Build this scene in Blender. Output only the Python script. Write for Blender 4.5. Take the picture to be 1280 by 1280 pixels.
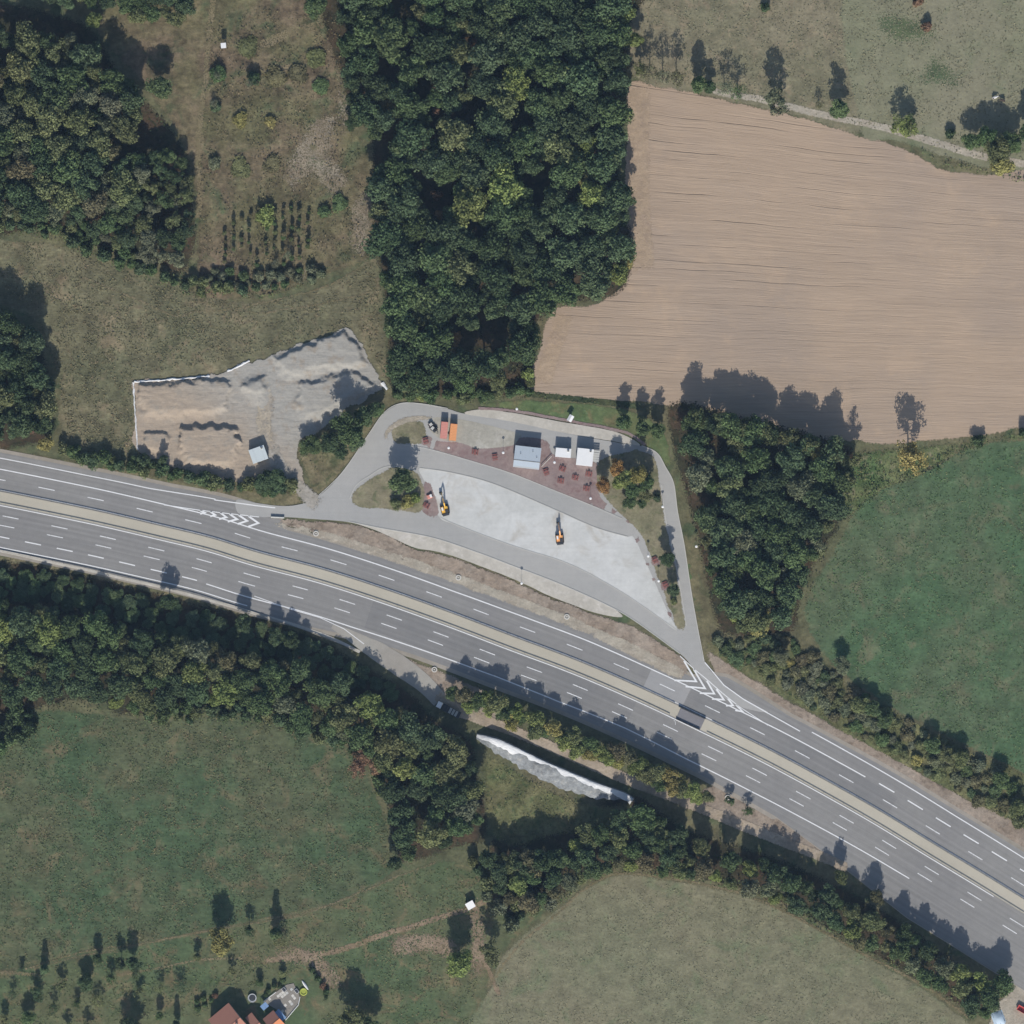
import bpy, bmesh, math, random
import numpy as np
from mathutils import Vector, Matrix, noise as mnoise
from mathutils.geometry import delaunay_2d_cdt

for o in list(bpy.data.objects): bpy.data.objects.remove(o)
scene = bpy.context.scene
COL = scene.collection
S = 0.288                      # metres per photo pixel (lane dashes 6 m / gaps 12 m)
R = math.radians
random.seed(7); RNG = np.random.default_rng(7)

# ------------------------------------------------------------------ camera, sky, sun, exposure
SUN_EL, SUN_AZ = 36.0, 180.5   # sun in the south, shadows fall to the north
CAM_H = 2000.0
cam = bpy.data.cameras.new('camera'); co = bpy.data.objects.new('camera', cam); COL.objects.link(co)
co.location = (0, 0, CAM_H); co.rotation_euler = (0, 0, 0)
cam.sensor_width = 36.0; cam.lens = 36.0 * CAM_H / (1280 * S)
cam.clip_start = 10; cam.clip_end = 6000
scene.camera = co
w = bpy.data.worlds.new('World'); scene.world = w; w.use_nodes = True
wn = w.node_tree.nodes; wl = w.node_tree.links
sky = wn.new('ShaderNodeTexSky'); sky.sky_type = 'NISHITA'; sky.sun_disc = False
sky.sun_elevation = R(SUN_EL); sky.sun_rotation = R(SUN_AZ)
sky.air_density = 1.0; sky.dust_density = 1.2; sky.ozone_density = 1.5
bg = wn['Background']; bg.inputs[1].default_value = 0.11
wl.new(sky.outputs[0], bg.inputs[0])
sun = bpy.data.lights.new('sun', 'SUN'); sun.energy = 4.2; sun.angle = R(0.53); sun.color = (1.0, 0.955, 0.89)
so = bpy.data.objects.new('sun', sun); COL.objects.link(so); so.location = (0, -200, 200)
d = Vector((math.sin(R(SUN_AZ)) * math.cos(R(SUN_EL)), math.cos(R(SUN_AZ)) * math.cos(R(SUN_EL)), math.sin(R(SUN_EL))))
so.rotation_euler = d.to_track_quat('Z', 'Y').to_euler()
vs = scene.view_settings
vs.view_transform = 'Standard'; vs.look = 'None'; vs.gamma = 1; vs.use_curve_mapping = False
vs.exposure = 0.28
scene.render.resolution_x = scene.render.resolution_y = 1024

# ------------------------------------------------------------------ helpers
def lin(c): c /= 255.0; return c / 12.92 if c <= .04045 else ((c + .055) / 1.055) ** 2.4
KC = 0.80
def col(r, g, b): return (lin(r) * KC, lin(g) * KC, lin(b) * KC, 1)
def P(px, py): return ((px - 640) * S, (640 - py) * S)
def V(px, py, z=0): return Vector(((px - 640) * S, (640 - py) * S, z))
def PP(pts): return np.array([P(*p) for p in pts], float)

def link(o, parent=None):
    COL.objects.link(o)
    if parent is not None: o.parent = parent
    return o
def tag(o, label=None, cat=None, group=None, kind=None):
    if label: o['label'] = label
    if cat: o['category'] = cat
    if group: o['group'] = group
    if kind: o['kind'] = kind
    return o
def mesh_obj(name, verts, faces, mat, parent=None, smooth=False):
    me = bpy.data.meshes.new(name); me.from_pydata([tuple(v) for v in verts], [], [tuple(f) for f in faces]); me.update()
    if mat: me.materials.append(mat)
    if smooth: me.polygons.foreach_set('use_smooth', [True] * len(me.polygons))
    return link(bpy.data.objects.new(name, me), parent)
def empty(name, loc, rz=0, label=None, cat=None, group=None):
    o = bpy.data.objects.new(name, None); o.empty_display_size = .3; link(o)
    o.location = loc; o.rotation_euler = (0, 0, rz); tag(o, label, cat, group); return o

class MB:
    def __init__(s): s.v = []; s.f = []
    def add(s, vs, fs):
        n = len(s.v); s.v += [tuple(v) for v in vs]; s.f += [tuple(i + n for i in f) for f in fs]; return s
    def box(s, x0, x1, y0, y1, z0, z1, m=None):
        vs = [Vector(p) for p in ((x0,y0,z0),(x1,y0,z0),(x1,y1,z0),(x0,y1,z0),(x0,y0,z1),(x1,y0,z1),(x1,y1,z1),(x0,y1,z1))]
        if m: vs = [m @ v for v in vs]
        return s.add(vs, [(0,3,2,1),(4,5,6,7),(0,1,5,4),(1,2,6,5),(2,3,7,6),(3,0,4,7)])
    def bev(s, x0, x1, y0, y1, z0, z1, b, m=None):          # box with chamfered top edges
        vs = [Vector(p) for p in ((x0,y0,z0),(x1,y0,z0),(x1,y1,z0),(x0,y1,z0),(x0,y0,z1-b),(x1,y0,z1-b),(x1,y1,z1-b),(x0,y1,z1-b),
              (x0+b,y0+b,z1),(x1-b,y0+b,z1),(x1-b,y1-b,z1),(x0+b,y1-b,z1))]
        if m: vs = [m @ v for v in vs]
        fs = [(0,3,2,1),(8,9,10,11)]
        for a in range(4):
            c = (a + 1) % 4; fs += [(a, c, c + 4, a + 4), (a + 4, c + 4, c + 8, a + 8)]
        return s.add(vs, fs)
    def tube(s, pts, rad, n=8, caps=True):
        pts = [Vector(p) for p in pts]; rings = []
        rad = rad if hasattr(rad, '__len__') else [rad] * len(pts); base = len(s.v)
        for i, p in enumerate(pts):
            t = (pts[min(i + 1, len(pts) - 1)] - pts[max(i - 1, 0)]).normalized()
            a = t.cross(Vector((0, 0, 1))) if abs(t.z) < .95 else t.cross(Vector((1, 0, 0)))
            a.normalize(); b = t.cross(a)
            s.v += [tuple(p + (a * math.cos(k * 2 * math.pi / n) + b * math.sin(k * 2 * math.pi / n)) * rad[i]) for k in range(n)]
        for i in range(len(pts) - 1):
            for k in range(n):
                k2 = (k + 1) % n; s.f.append((base + i*n + k, base + i*n + k2, base + (i+1)*n + k2, base + (i+1)*n + k))
        if caps:
            s.f.append(tuple(base + k for k in range(n))[::-1]); s.f.append(tuple(base + (len(pts)-1)*n + k for k in range(n)))
        return s
    def build(s, name, mat, parent=None, smooth=False):
        return mesh_obj(name, s.v, s.f, mat, parent, smooth)

def fbm(x, y, sc, seed=0, oct=4):
    return mnoise.fractal(Vector((x * sc + seed * 13.7, y * sc - seed * 7.1, seed * 3.3)), 1.0, 2.0, oct)

def resample(pts, step, closed=False, smooth=True):
    p = np.array(pts, float); n = len(p); out = []
    segs = n if closed else n - 1
    for i in range(segs):
        if closed: a, b, c, d2 = p[(i-1) % n], p[i], p[(i+1) % n], p[(i+2) % n]
        else: a, b, c, d2 = p[max(i-1, 0)], p[i], p[i+1], p[min(i+2, n-1)]
        k = max(1, int(np.hypot(*(c - b)) / step))
        for j in range(k):
            t = j / k
            if smooth:
                q = .5 * ((2*b) + (-a + c)*t + (2*a - 5*b + 4*c - d2)*t*t + (-a + 3*b - 3*c + d2)*t**3)
            else: q = b + (c - b) * t
            out.append(q)
    if not closed: out.append(p[-1])
    return np.array(out)

def inside(pts, poly):
    x, y = pts[:, 0], pts[:, 1]; c = np.zeros(len(pts), bool); n = len(poly)
    for i in range(n):
        x1, y1 = poly[i]; x2, y2 = poly[(i+1) % n]
        if y1 == y2: continue
        m = ((y1 > y) != (y2 > y)) & (x < (x2 - x1) * (y - y1) / (y2 - y1) + x1); c ^= m
    return c
def dist_poly(pts, poly, closed=True):
    best = np.full(len(pts), 1e9); n = len(poly)
    for i in range(n if closed else n - 1):
        a = poly[i]; b = poly[(i+1) % n]; ab = b - a; L = ab @ ab
        if L < 1e-12: continue
        t = np.clip(((pts - a) @ ab) / L, 0, 1)
        q = a + t[:, None] * ab; best = np.minimum(best, np.hypot(*(pts - q).T))
    return best

# ------------------------------------------------------------------ material helpers
class NT:
    def __init__(s, name):
        s.m = bpy.data.materials.new(name); s.m.use_nodes = True; s.t = s.m.node_tree; s.n = s.t.nodes; s.n.clear()
        s.out = s.n.new('ShaderNodeOutputMaterial')
    def link(s, a, b): s.t.links.new(a, b)
    def set(s, inp, v):
        if isinstance(v, bpy.types.NodeSocket): s.link(v, inp)
        else: inp.default_value = v[:3] if inp.type == 'VECTOR' else v
    def noise(s, vec, scale, detail=4, rough=.55, dist=0.0):
        k = s.n.new('ShaderNodeTexNoise'); s.set(k.inputs['Scale'], scale); s.set(k.inputs['Detail'], detail)
        s.set(k.inputs['Roughness'], rough); s.set(k.inputs['Distortion'], dist); s.link(vec, k.inputs['Vector']); return k.outputs['Fac']
    def math(s, op, a, b=0.0, c=None, clamp=False):
        k = s.n.new('ShaderNodeMath'); k.operation = op; k.use_clamp = clamp; s.set(k.inputs[0], a); s.set(k.inputs[1], b)
        if c is not None: s.set(k.inputs[2], c)
        return k.outputs[0]
    def ramp(s, v, a, b, to0=0.0, to1=1.0):
        k = s.n.new('ShaderNodeMapRange'); k.interpolation_type = 'SMOOTHSTEP'
        s.set(k.inputs[0], v); k.inputs[1].default_value = a; k.inputs[2].default_value = b
        k.inputs[3].default_value = to0; k.inputs[4].default_value = to1; return k.outputs[0]
    def mix(s, f, a, b, mode='MIX'):
        k = s.n.new('ShaderNodeMix'); k.data_type = 'RGBA'; k.blend_type = mode; k.clamp_factor = True
        s.set(k.inputs[0], f); s.set(k.inputs[6], a); s.set(k.inputs[7], b); return k.outputs[2]
    def scale(s, c, f):
        k = s.n.new('ShaderNodeVectorMath'); k.operation = 'SCALE'; s.set(k.inputs[0], c); s.set(k.inputs['Scale'], f); return k.outputs[0]
    def pos(s): return s.n.new('ShaderNodeNewGeometry').outputs['Position']
    def attr(s, name, out='Fac'):
        k = s.n.new('ShaderNodeAttribute'); k.attribute_name = name; return k.outputs[out]
    def mapv(s, vec, rz=0.0, sc=(1, 1, 1)):
        k = s.n.new('ShaderNodeMapping'); k.vector_type = 'TEXTURE' if False else 'POINT'
        k.inputs['Rotation'].default_value = (0, 0, rz); k.inputs['Scale'].default_value = sc; s.link(vec, k.inputs['Vector']); return k.outputs[0]
    def sep(s, v):
        k = s.n.new('ShaderNodeSeparateXYZ'); s.link(v, k.inputs[0]); return k.outputs
    def comb(s, x, y, z=0.0):
        k = s.n.new('ShaderNodeCombineXYZ'); s.set(k.inputs[0], x); s.set(k.inputs[1], y); s.set(k.inputs[2], z); return k.outputs[0]
    def stipple(s, p, e, wdt, top=1.0):
        cov = s.math('MINIMUM', s.math('DIVIDE', e, wdt), top + .05 if top >= 1 else top)
        dn = s.ramp(s.noise(p, 1.7, 3, .8), .3, .7)
        return s.ramp(s.math('SUBTRACT', cov, dn), -.02, .02)
    def finish(s, color, rough=.9, bump=None, bstr=.4, bdist=.2, alpha=None, spec=.2, metal=0.0):
        b = s.n.new('ShaderNodeBsdfPrincipled'); s.set(b.inputs['Base Color'], color); s.set(b.inputs['Roughness'], rough)
        b.inputs['Specular IOR Level'].default_value = spec; b.inputs['Metallic'].default_value = metal
        if bump is not None:
            k = s.n.new('ShaderNodeBump'); k.inputs['Strength'].default_value = bstr; k.inputs['Distance'].default_value = bdist
            s.set(k.inputs['Height'], bump); s.link(k.outputs[0], b.inputs['Normal'])
        sh = b.outputs[0]
        if alpha is not None:
            t = s.n.new('ShaderNodeBsdfTransparent'); mx = s.n.new('ShaderNodeMixShader')
            s.set(mx.inputs[0], alpha); s.link(t.outputs[0], mx.inputs[1]); s.link(sh, mx.inputs[2]); sh = mx.outputs[0]
        s.link(sh, s.out.inputs[0]); return s.m

def ground_mat(name, c1, c2, c3, s1=.03, s2=.16, fine=1.2, fineamt=.5, streak=None, bump=.5, soft=None, c3lo=.5, c3hi=.68, top=1.0, bd=.35):
    t = NT(name); p = t.pos()
    c = t.mix(t.ramp(t.noise(p, s1, 5, .6), .36, .64), c1, c2)
    c = t.mix(t.ramp(t.noise(p, s2, 6, .65, .6), c3lo, c3hi), c, c3)
    fine *= .62; fineamt *= 2.3
    f1 = t.noise(p, fine, 6, .75); f2 = t.noise(p, fine * .22, 5, .65)
    br = t.math('ADD', t.math('MULTIPLY', t.math('SUBTRACT', f1, .5), fineamt), 1.0)
    br = t.math('MULTIPLY', br, t.math('ADD', t.math('MULTIPLY', t.math('SUBTRACT', f2, .5), fineamt * 1.1), 1.0))
    h = f1
    if streak:
        for (ang, sx, sy, amt) in streak:
            st = t.noise(t.mapv(p, R(ang), (sx, sy, 1)), 1.0, 4, .6)
            br = t.math('MULTIPLY', br, t.math('ADD', t.math('MULTIPLY', t.math('SUBTRACT', st, .5), amt), 1.0))
    c = t.scale(c, br)
    alpha = None
    if soft:
        wdt, amp, sc = soft
        e = t.math('ADD', t.attr('ed'), t.math('MULTIPLY', t.math('SUBTRACT', t.noise(p, sc, 5, .7), .5), amp))
        alpha = t.stipple(p, e, wdt, top)
    return t.finish(c, .95, t.math('ADD', f1, t.math('MULTIPLY', f2, 2.0)), bump, bd, alpha, .1)

def flat_mat(name, c, rough=.6, var=.15, sc=2.0, metal=0.0, spec=.35, bump=None):
    t = NT(name); tc = t.n.new('ShaderNodeTexCoord').outputs['Object']
    n = t.noise(tc, sc, 5, .65); n2 = t.noise(tc, sc * .2, 3, .6)
    br = t.math('ADD', t.math('MULTIPLY', t.math('SUBTRACT', t.math('ADD', n, n2), 1.0), var), 1.0)
    return t.finish(t.scale(c, br), rough, n if bump else None, bump or 0, .02 if (bump or 0) < .9 else .25, None, spec, metal)

# ------------------------------------------------------------------ ground sheets
ZC = [0]
def zu(z): ZC[0] += 1; return z + .00012 * ZC[0]
def sheet(name, poly_px, z, mat, step=2.5, wob=.5, smooth=True, zfun=None, bstep=1.0, parent=None, attrs=None, kind='structure', hard=False):
    z = zu(z); b = resample(PP(poly_px), bstep, True, smooth)
    if wob:
        b = np.array([[x + wob * fbm(x, y, .22, 1), y + wob * fbm(x, y, .22, 2)] for x, y in b])
    lo, hi = b.min(0), b.max(0)
    gx, gy = np.meshgrid(np.arange(lo[0], hi[0], step), np.arange(lo[1], hi[1], step))
    g = np.stack([gx.ravel(), gy.ravel()], 1); g = g + RNG.uniform(-.25, .25, g.shape) * step
    g = g[inside(g, b)]
    if len(g): g = g[dist_poly(g, b) > bstep * .45]
    allp = np.vstack([b, g]) if len(g) else b
    nb = len(b)
    r = delaunay_2d_cdt([Vector(p) for p in allp], [], [list(range(nb))], 1, 1e-5)
    v2 = np.array([tuple(p) for p in r[0]]); fs = [f for f in r[2]]
    ed = dist_poly(v2, b)
    zz = np.full(len(v2), z) if zfun is None else z + zfun(v2, ed)
    out = []
    for f in fs:
        a, c, e = v2[f[0]], v2[f[1]], v2[f[2]]
        cr = (c[0]-a[0])*(e[1]-a[1]) - (c[1]-a[1])*(e[0]-a[0])
        if abs(cr) < 1e-9: continue
        out.append(tuple(f) if cr > 0 else tuple(f[::-1]))
    o = mesh_obj(name, np.column_stack([v2, zz]), out, mat, parent, smooth=True)
    at = o.data.attributes.new('ed', 'FLOAT', 'POINT'); at.data.foreach_set('value', ed.astype(np.float32))
    for k, fn in (attrs or {}).items():
        at = o.data.attributes.new(k, 'FLOAT', 'POINT'); at.data.foreach_set('value', fn(v2).astype(np.float32))
    if parent is None: o['kind'] = kind
    return o

def ribbon(name, line_px, width, z, mat, step=1.5, ncol=5, parent=None, wob=.25, smooth=True, taper=True, kind='structure'):
    z = zu(z); c = resample(PP(line_px), step, False, smooth); n = len(c)
    t = np.gradient(c, axis=0); t /= np.linalg.norm(t, axis=1)[:, None]; nn = np.stack([-t[:, 1], t[:, 0]], 1)
    wd = np.array(width if hasattr(width, '__len__') else [width] * 2, float)
    wd = np.interp(np.linspace(0, 1, n), np.linspace(0, 1, len(wd)), wd)
    s = np.concatenate([[0], np.cumsum(np.hypot(*np.diff(c, axis=0).T))])
    vs, ed, uv = [], [], []
    for i in range(n):
        off = wob * fbm(c[i][0], c[i][1], .15, 5)
        for k in range(ncol):
            u = -1 + 2 * k / (ncol - 1); q = c[i] + nn[i] * (u * wd[i] / 2 + off)
            vs.append((q[0], q[1], z)); e = (1 - abs(u)) * wd[i] / 2
            if taper: e = min(e, s[i] * .5, (s[-1] - s[i]) * .5)
            ed.append(e); uv.append((s[i], u * wd[i] / 2))
    fs = [(i*ncol + k + 1, i*ncol + k, (i+1)*ncol + k, (i+1)*ncol + k + 1) for i in range(n - 1) for k in range(ncol - 1)]
    o = mesh_obj(name, vs, fs, mat, parent)
    at = o.data.attributes.new('ed', 'FLOAT', 'POINT'); at.data.foreach_set('value', np.array(ed, np.float32))
    a2 = o.data.attributes.new('road', 'FLOAT_VECTOR', 'POINT'); a2.data.foreach_set('vector', np.array([(a, b, 0) for a, b in uv], np.float32).ravel())
    if parent is None: o['kind'] = kind
    return o

# ---- base ground
M_base = ground_mat('rough_grass', col(96, 98, 72), col(112, 106, 80), col(80, 92, 64), .02, .1, 1.1, .7)
n = 40; E = 1500.0
gv = [(-E + 2*E*i/n, -E + 2*E*j/n, 0) for j in range(n+1) for i in range(n+1)]
gf = [(j*(n+1)+i, j*(n+1)+i+1, (j+1)*(n+1)+i+1, (j+1)*(n+1)+i) for j in range(n) for i in range(n)]
tag(mesh_obj('ground', gv, gf, M_base), kind='structure')

M_forest = ground_mat('leaf_litter', col(60, 60, 44), col(82, 68, 52), col(48, 54, 38), .08, .3, 1.6, .7, soft=(2.5, 3.0, .4))
M_pasture = ground_mat('dry_pasture', col(134, 126, 103), col(122, 118, 94), col(142, 130, 106), .03, .2, 1.3, .5, [(4, .25, 1.2, .25)], soft=(1.5, 2, .5))
M_pasture2 = ground_mat('grazed_pasture', col(128, 128, 102), col(135, 131, 108), col(114, 121, 93), .022, .05, 1.3, .28, [(2, .12, .6, .15)], soft=(1.5, 2, .5), c3lo=.55, c3hi=.72)
M_hay = ground_mat('hay_meadow', col(116, 111, 86), col(102, 102, 77), col(126, 114, 90), .035, .12, .9, .75, [(-35, .35, 1.6, .8), (20, .25, 1.3, .7)], soft=(1.5, 2, .5), bump=.6)
M_green = ground_mat('lush_meadow', col(78, 102, 71), col(90, 103, 76), col(106, 108, 82), .025, .09, 1.1, .5, [(8, .25, 1.2, .45), (12, .1, .4, .2)], soft=(1.5, 2, .5))
M_green2 = ground_mat('patchy_meadow', col(76, 94, 66), col(92, 97, 71), col(110, 104, 78), .03, .1, 1.0, .55, [(10, .2, 1.1, .7), (16, .08, .4, .35)], soft=(1.5, 2, .5))
M_olive = ground_mat('mown_meadow', col(122, 121, 96), col(128, 123, 99), col(114, 119, 91), .02, .08, 1.5, .45, [(-25, .25, 1.0, .3), (8, .1, .5, .15)], soft=(1.2, 1.6, .6))
M_orch = ground_mat('orchard_grass', col(84, 99, 69), col(100, 103, 75), col(118, 107, 80), .035, .14, 1.1, .5, [(10, .2, .8, .2)], soft=(1.5, 2, .5))
M_lawn = ground_mat('short_lawn', col(88, 108, 70), col(104, 112, 76), col(118, 112, 80), .06, .2, 1.6, .4, soft=(.7, .8, .8))
M_island = ground_mat('dry_island_grass', col(128, 124, 98), col(138, 130, 107), col(110, 112, 84), .1, .3, 1.4, .5, soft=(.5, .6, 1))
M_clear = ground_mat('cleared_scrub', col(104, 100, 72), col(116, 102, 82), col(86, 92, 66), .04, .1, .8, .95, [(88, .2, 1.0, .45)], soft=(2, 3, .4), bump=.8)
M_dead = ground_mat('dead_brush', col(150, 140, 122), col(140, 127, 108), col(114, 107, 84), .15, .4, 1.3, .6, soft=(5, 7, .25), top=.62)
M_rough = ground_mat('tall_weeds', col(98, 102, 68), col(116, 112, 80), col(78, 90, 58), .08, .3, .9, .9, soft=(2, 2, .5), bump=.9)
M_verge = ground_mat('verge_grass', col(104, 102, 74), col(126, 116, 90), col(88, 92, 64), .06, .25, 1.2, .8, soft=(1, 1.5, .6))
M_soil = ground_mat('bare_soil', col(150, 135, 119), col(158, 145, 130), col(132, 118, 103), .08, .3, 1.0, .5, soft=(.8, 1.2, .7), bump=.7)
M_gravel = ground_mat('pale_gravel', col(172, 164, 148), col(160, 150, 134), col(182, 172, 156), .1, .4, 2.0, .3, soft=(.6, .7, 1))
M_dirt = ground_mat('dirt_track', col(146, 128, 106), col(134, 117, 94), col(124, 110, 84), .08, .3, 1.4, .45, soft=(.7, 1.1, .6), top=.85)
M_faint = ground_mat('worn_grass', col(136, 124, 98), col(124, 114, 86), col(112, 108, 78), .08, .3, 1.4, .45, soft=(.9, 1.3, .6), top=.6)
M_worn = ground_mat('trodden_earth', col(148, 130, 110), col(136, 120, 98), col(118, 112, 84), .1, .3, 1.4, .5, soft=(3.0, 3.0, .35), top=.75)
M_darkp = ground_mat('dark_grass_patch', col(84, 98, 70), col(92, 102, 72), col(76, 92, 64), .08, .3, 1.4, .45, soft=(6, 8, .2), top=.75)

def field_mat():
    t = NT('harrowed_soil'); p = t.pos(); x, y, z = t.sep(p)
    slope = t.math('MULTIPLY', t.math('SUBTRACT', y, 40.0), .0013)
    wob = t.math('MULTIPLY', t.math('SUBTRACT', t.noise(p, .03, 3, .5), .5), 3.0)
    v = t.math('ADD', t.math('ADD', y, t.math('MULTIPLY', t.math('SUBTRACT', x, 45.0), slope)), wob)
    vec = t.comb(t.math('MULTIPLY', x, .03), v)
    s1 = t.noise(t.comb(t.math('MULTIPLY', x, .03), t.math('MULTIPLY', v, .9)), 1.0, 5, .7)
    s2 = t.noise(t.comb(t.math('MULTIPLY', x, .015), t.math('MULTIPLY', v, .16)), 1.0, 4, .6)
    s3 = t.noise(t.comb(t.math('MULTIPLY', x, .1), t.math('MULTIPLY', v, 3.0)), 1.0, 3, .6)
    c = t.mix(t.ramp(t.noise(p, .012, 5, .6), .38, .62), col(174, 153, 131), col(165, 147, 129))
    c = t.mix(t.ramp(t.noise(p, .06, 5, .65), .5, .7), c, col(178, 156, 133))
    br = t.math('ADD', 1.0, t.math('MULTIPLY', t.math('SUBTRACT', s1, .5), .42))
    br = t.math('MULTIPLY', br, t.math('ADD', 1.0, t.math('MULTIPLY', t.math('SUBTRACT', s2, .5), .28)))
    br = t.math('MULTIPLY', br, t.math('ADD', 1.0, t.math('MULTIPLY', t.math('SUBTRACT', s3, .5), .34)))
    # wheel-track furrows: thin dark lines every ~3.1 m, broken up
    fr = t.math('ABSOLUTE', t.math('SUBTRACT', t.math('FRACT', t.math('MULTIPLY', v, 1/3.1)), .5))
    ln = t.ramp(fr, .0, .075, 1.0, 0.0)
    brk = t.ramp(t.noise(t.comb(t.math('MULTIPLY', x, .02), t.math('MULTIPLY', v, .31)), 1.0, 4, .6), .46, .62)
    west = t.ramp(x, 50.0, 190.0, 1.0, .25); north = t.ramp(y, 50.0, 120.0, .3, 1.0)
    amt = t.math('MULTIPLY', t.math('MULTIPLY', ln, brk), t.math('MULTIPLY', t.math('MULTIPLY', west, north), .55))
    br = t.math('MULTIPLY', br, t.math('SUBTRACT', 1.0, amt))
    c = t.scale(c, br)
    e = t.math('ADD', t.attr('ed'), t.math('MULTIPLY', t.math('SUBTRACT', t.noise(p, .6, 5, .7), .5), 1.6))
    return t.finish(c, .95, t.math('SUBTRACT', t.math('ADD', s1, s3), t.math('MULTIPLY', amt, 3.0)), .5, .25, t.stipple(p, e, .8), .1)
M_field = field_mat()
M_head = ground_mat('headland_soil', col(173, 152, 128), col(166, 147, 125), col(160, 141, 122), .05, .2, 1.2, .25, [(90, .04, 1.0, .3), (86, .06, 3.0, .2)], soft=(1.5, 1.5, .4), top=.9)

# open country around the frame plus the regions in view (z steps of 1.5 cm)
sheet('dry_pasture', [(780,-60),(1078,-60),(1078,60),(1076,165),(1000,148),(880,122),(800,104),(782,60)], .015, M_pasture)
sheet('grazed_pasture', [(1076,-60),(1400,-60),(1400,240),(1280,222),(1205,205),(1120,178),(1074,162)], .03, M_pasture2, 4)
for k, pl in enumerate(([(1150,85),(1170,66),(1200,88),(1205,108),(1170,112),(1145,104)], [(1100,14),(1150,20),(1180,50),(1120,58),(1095,40)])):
    sheet('grass_patch', pl, .045 + .002*k, M_darkp)
sheet('ploughed_field', [(787,102),(830,108),(880,119),(1000,146),(1075,168),(1130,185),(1175,208),(1230,217),(1400,232),(1400,520),(1280,534),(1230,545),(1150,553),(1100,557),(1075,553),
      (1000,548),(900,520),(800,503),(740,501),(659,491),(672,440),(690,388),(740,380),(764,366),(786,338),(787,300),(779,262),(781,200),(784,140)], .045, M_field, 4, .7)
ribbon('field_headland', [(800,106),(799,180),(800,260),(806,340)], 8.5, .06, M_head, 2.5, 7)
ribbon('field_headland', [(708,390),(690,440),(678,482)], 7.5, .06, M_head, 2.5, 7)
sheet('lush_meadow', [(1400,545),(1280,548),(1215,556),(1160,585),(1095,612),(1065,640),(1040,690),(1012,735),(1004,770),(1020,808),(1060,850),(1120,890),(1190,925),(1280,970),(1400,1030)], .015, M_green, 4)
sheet('patchy_meadow', [(-100,910),(0,900),(40,888),(100,888),(200,900),(290,890),(360,908),(440,935),(470,990),(492,1050),(500,1085),(440,1122),(380,1140),(280,1160),(150,1187),(0,1215),(-100,1240)], .015, M_green2, 4)
sheet('orchard_meadow', [(-100,1236),(0,1213),(150,1185),(280,1158),(380,1138),(440,1120),(505,1088),(560,1075),(600,1085),(640,1110),(690,1130),(640,1180),(610,1230),(590,1400),(-100,1400)], .03, M_orch, 4)
sheet('mown_meadow', [(590,1400),(612,1230),(640,1180),(690,1140),(725,1112),(775,1092),(830,1098),(900,1110),(960,1128),(1020,1158),(1090,1198),(1160,1238),(1230,1300),(1260,1400)], .045, M_olive, 4)
sheet('hay_meadow', [(-60,290),(20,300),(60,302),(130,325),(200,345),(260,368),(330,375),(420,350),(470,318),(480,380),(486,480),(460,500),(380,560),(300,600),(170,580),(80,550),(70,470),(40,400),(-60,360)], .015, M_hay, 3)
sheet('cleared_scrub', [(120,20),(300,-40),(430,-40),(432,120),(462,200),(468,315),(400,348),(330,372),(250,366),(244,260),(225,180),(180,110)], .03, M_clear, 3)
for k, pl in enumerate(([(352,212),(380,160),(400,140),(425,150),(420,190),(440,230),(415,250),(390,225),(365,240)], [(424,60),(438,110),(440,160),(425,170),(418,110)], [(400,330),(330,345),(270,335),(330,352),(400,350)], [(440,250),(468,240),(466,315),(435,310)])):
    sheet('dead_brush', pl, .045, M_dead, 2)
ribbon('mown_path', [(268,-20),(262,50),(256,110),(248,170),(250,240),(246,275)], 2.6, .06, M_faint)
ribbon('mown_path', [(430,5),(400,30),(360,42),(325,58)], 4.0, .06, M_faint)
sheet('woodland_floor', [(425,-40),(795,-40),(792,30),(784,110),(777,200),(784,262),(795,300),(790,345),(770,372),(690,385),(672,420),(660,490),(590,497),(490,492),(482,400),(466,300),(462,220),(458,160),(430,120)], .06, M_forest, 3)
sheet('woodland_floor', [(-60,20),(100,25),(150,90),(180,120),(230,180),(242,240),(246,300),(230,345),(190,330),(120,310),(60,285),(-60,285)], .06, M_forest, 3)
sheet('woodland_floor', [(-60,395),(36,408),(60,450),(66,520),(50,556),(-60,552)], .06, M_forest, 3)
sheet('woodland_floor', [(-60,698),(60,702),(150,722),(230,747),(310,764),(400,794),(440,822),(475,840),(520,868),(550,900),(590,925),(602,975),(612,1045),(570,1062),(500,1078),(482,1010),(470,960),(440,930),(360,905),(290,885),(200,895),(140,895),(110,875),(-60,890)], .06, M_forest, 3)
sheet('woodland_floor', [(840,500),(940,520),(1060,555),(1070,600),(1050,660),(1008,730),(1000,775),(985,795),(930,800),(895,785),(875,700),(855,620),(838,560)], .06, M_forest, 3)
sheet('woodland_floor', [(620,1040),(700,1020),(790,990),(860,1035),(960,1065),(1060,1110),(1150,1165),(1235,1235),(1235,1275),(1160,1236),(1090,1196),(1020,1155),(960,1126),(900,1106),(830,1094),(770,1088),(715,1112),(640,1150),(610,1100)], .06, M_forest, 3)
sheet('tall_weeds', [(606,945),(650,965),(700,992),(760,1005),(790,1000),(780,1040),(700,1045),(640,1060),(608,1030)], .075, M_rough, 2.5)
sheet('scrub_strip', [(885,800),(990,795),(1010,815),(1060,855),(1130,895),(1200,930),(1290,975),(1290,1050),(1200,1000),(1130,962),(1050,917),(965,864),(905,832)], .075, M_rough, 2.5)
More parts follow.
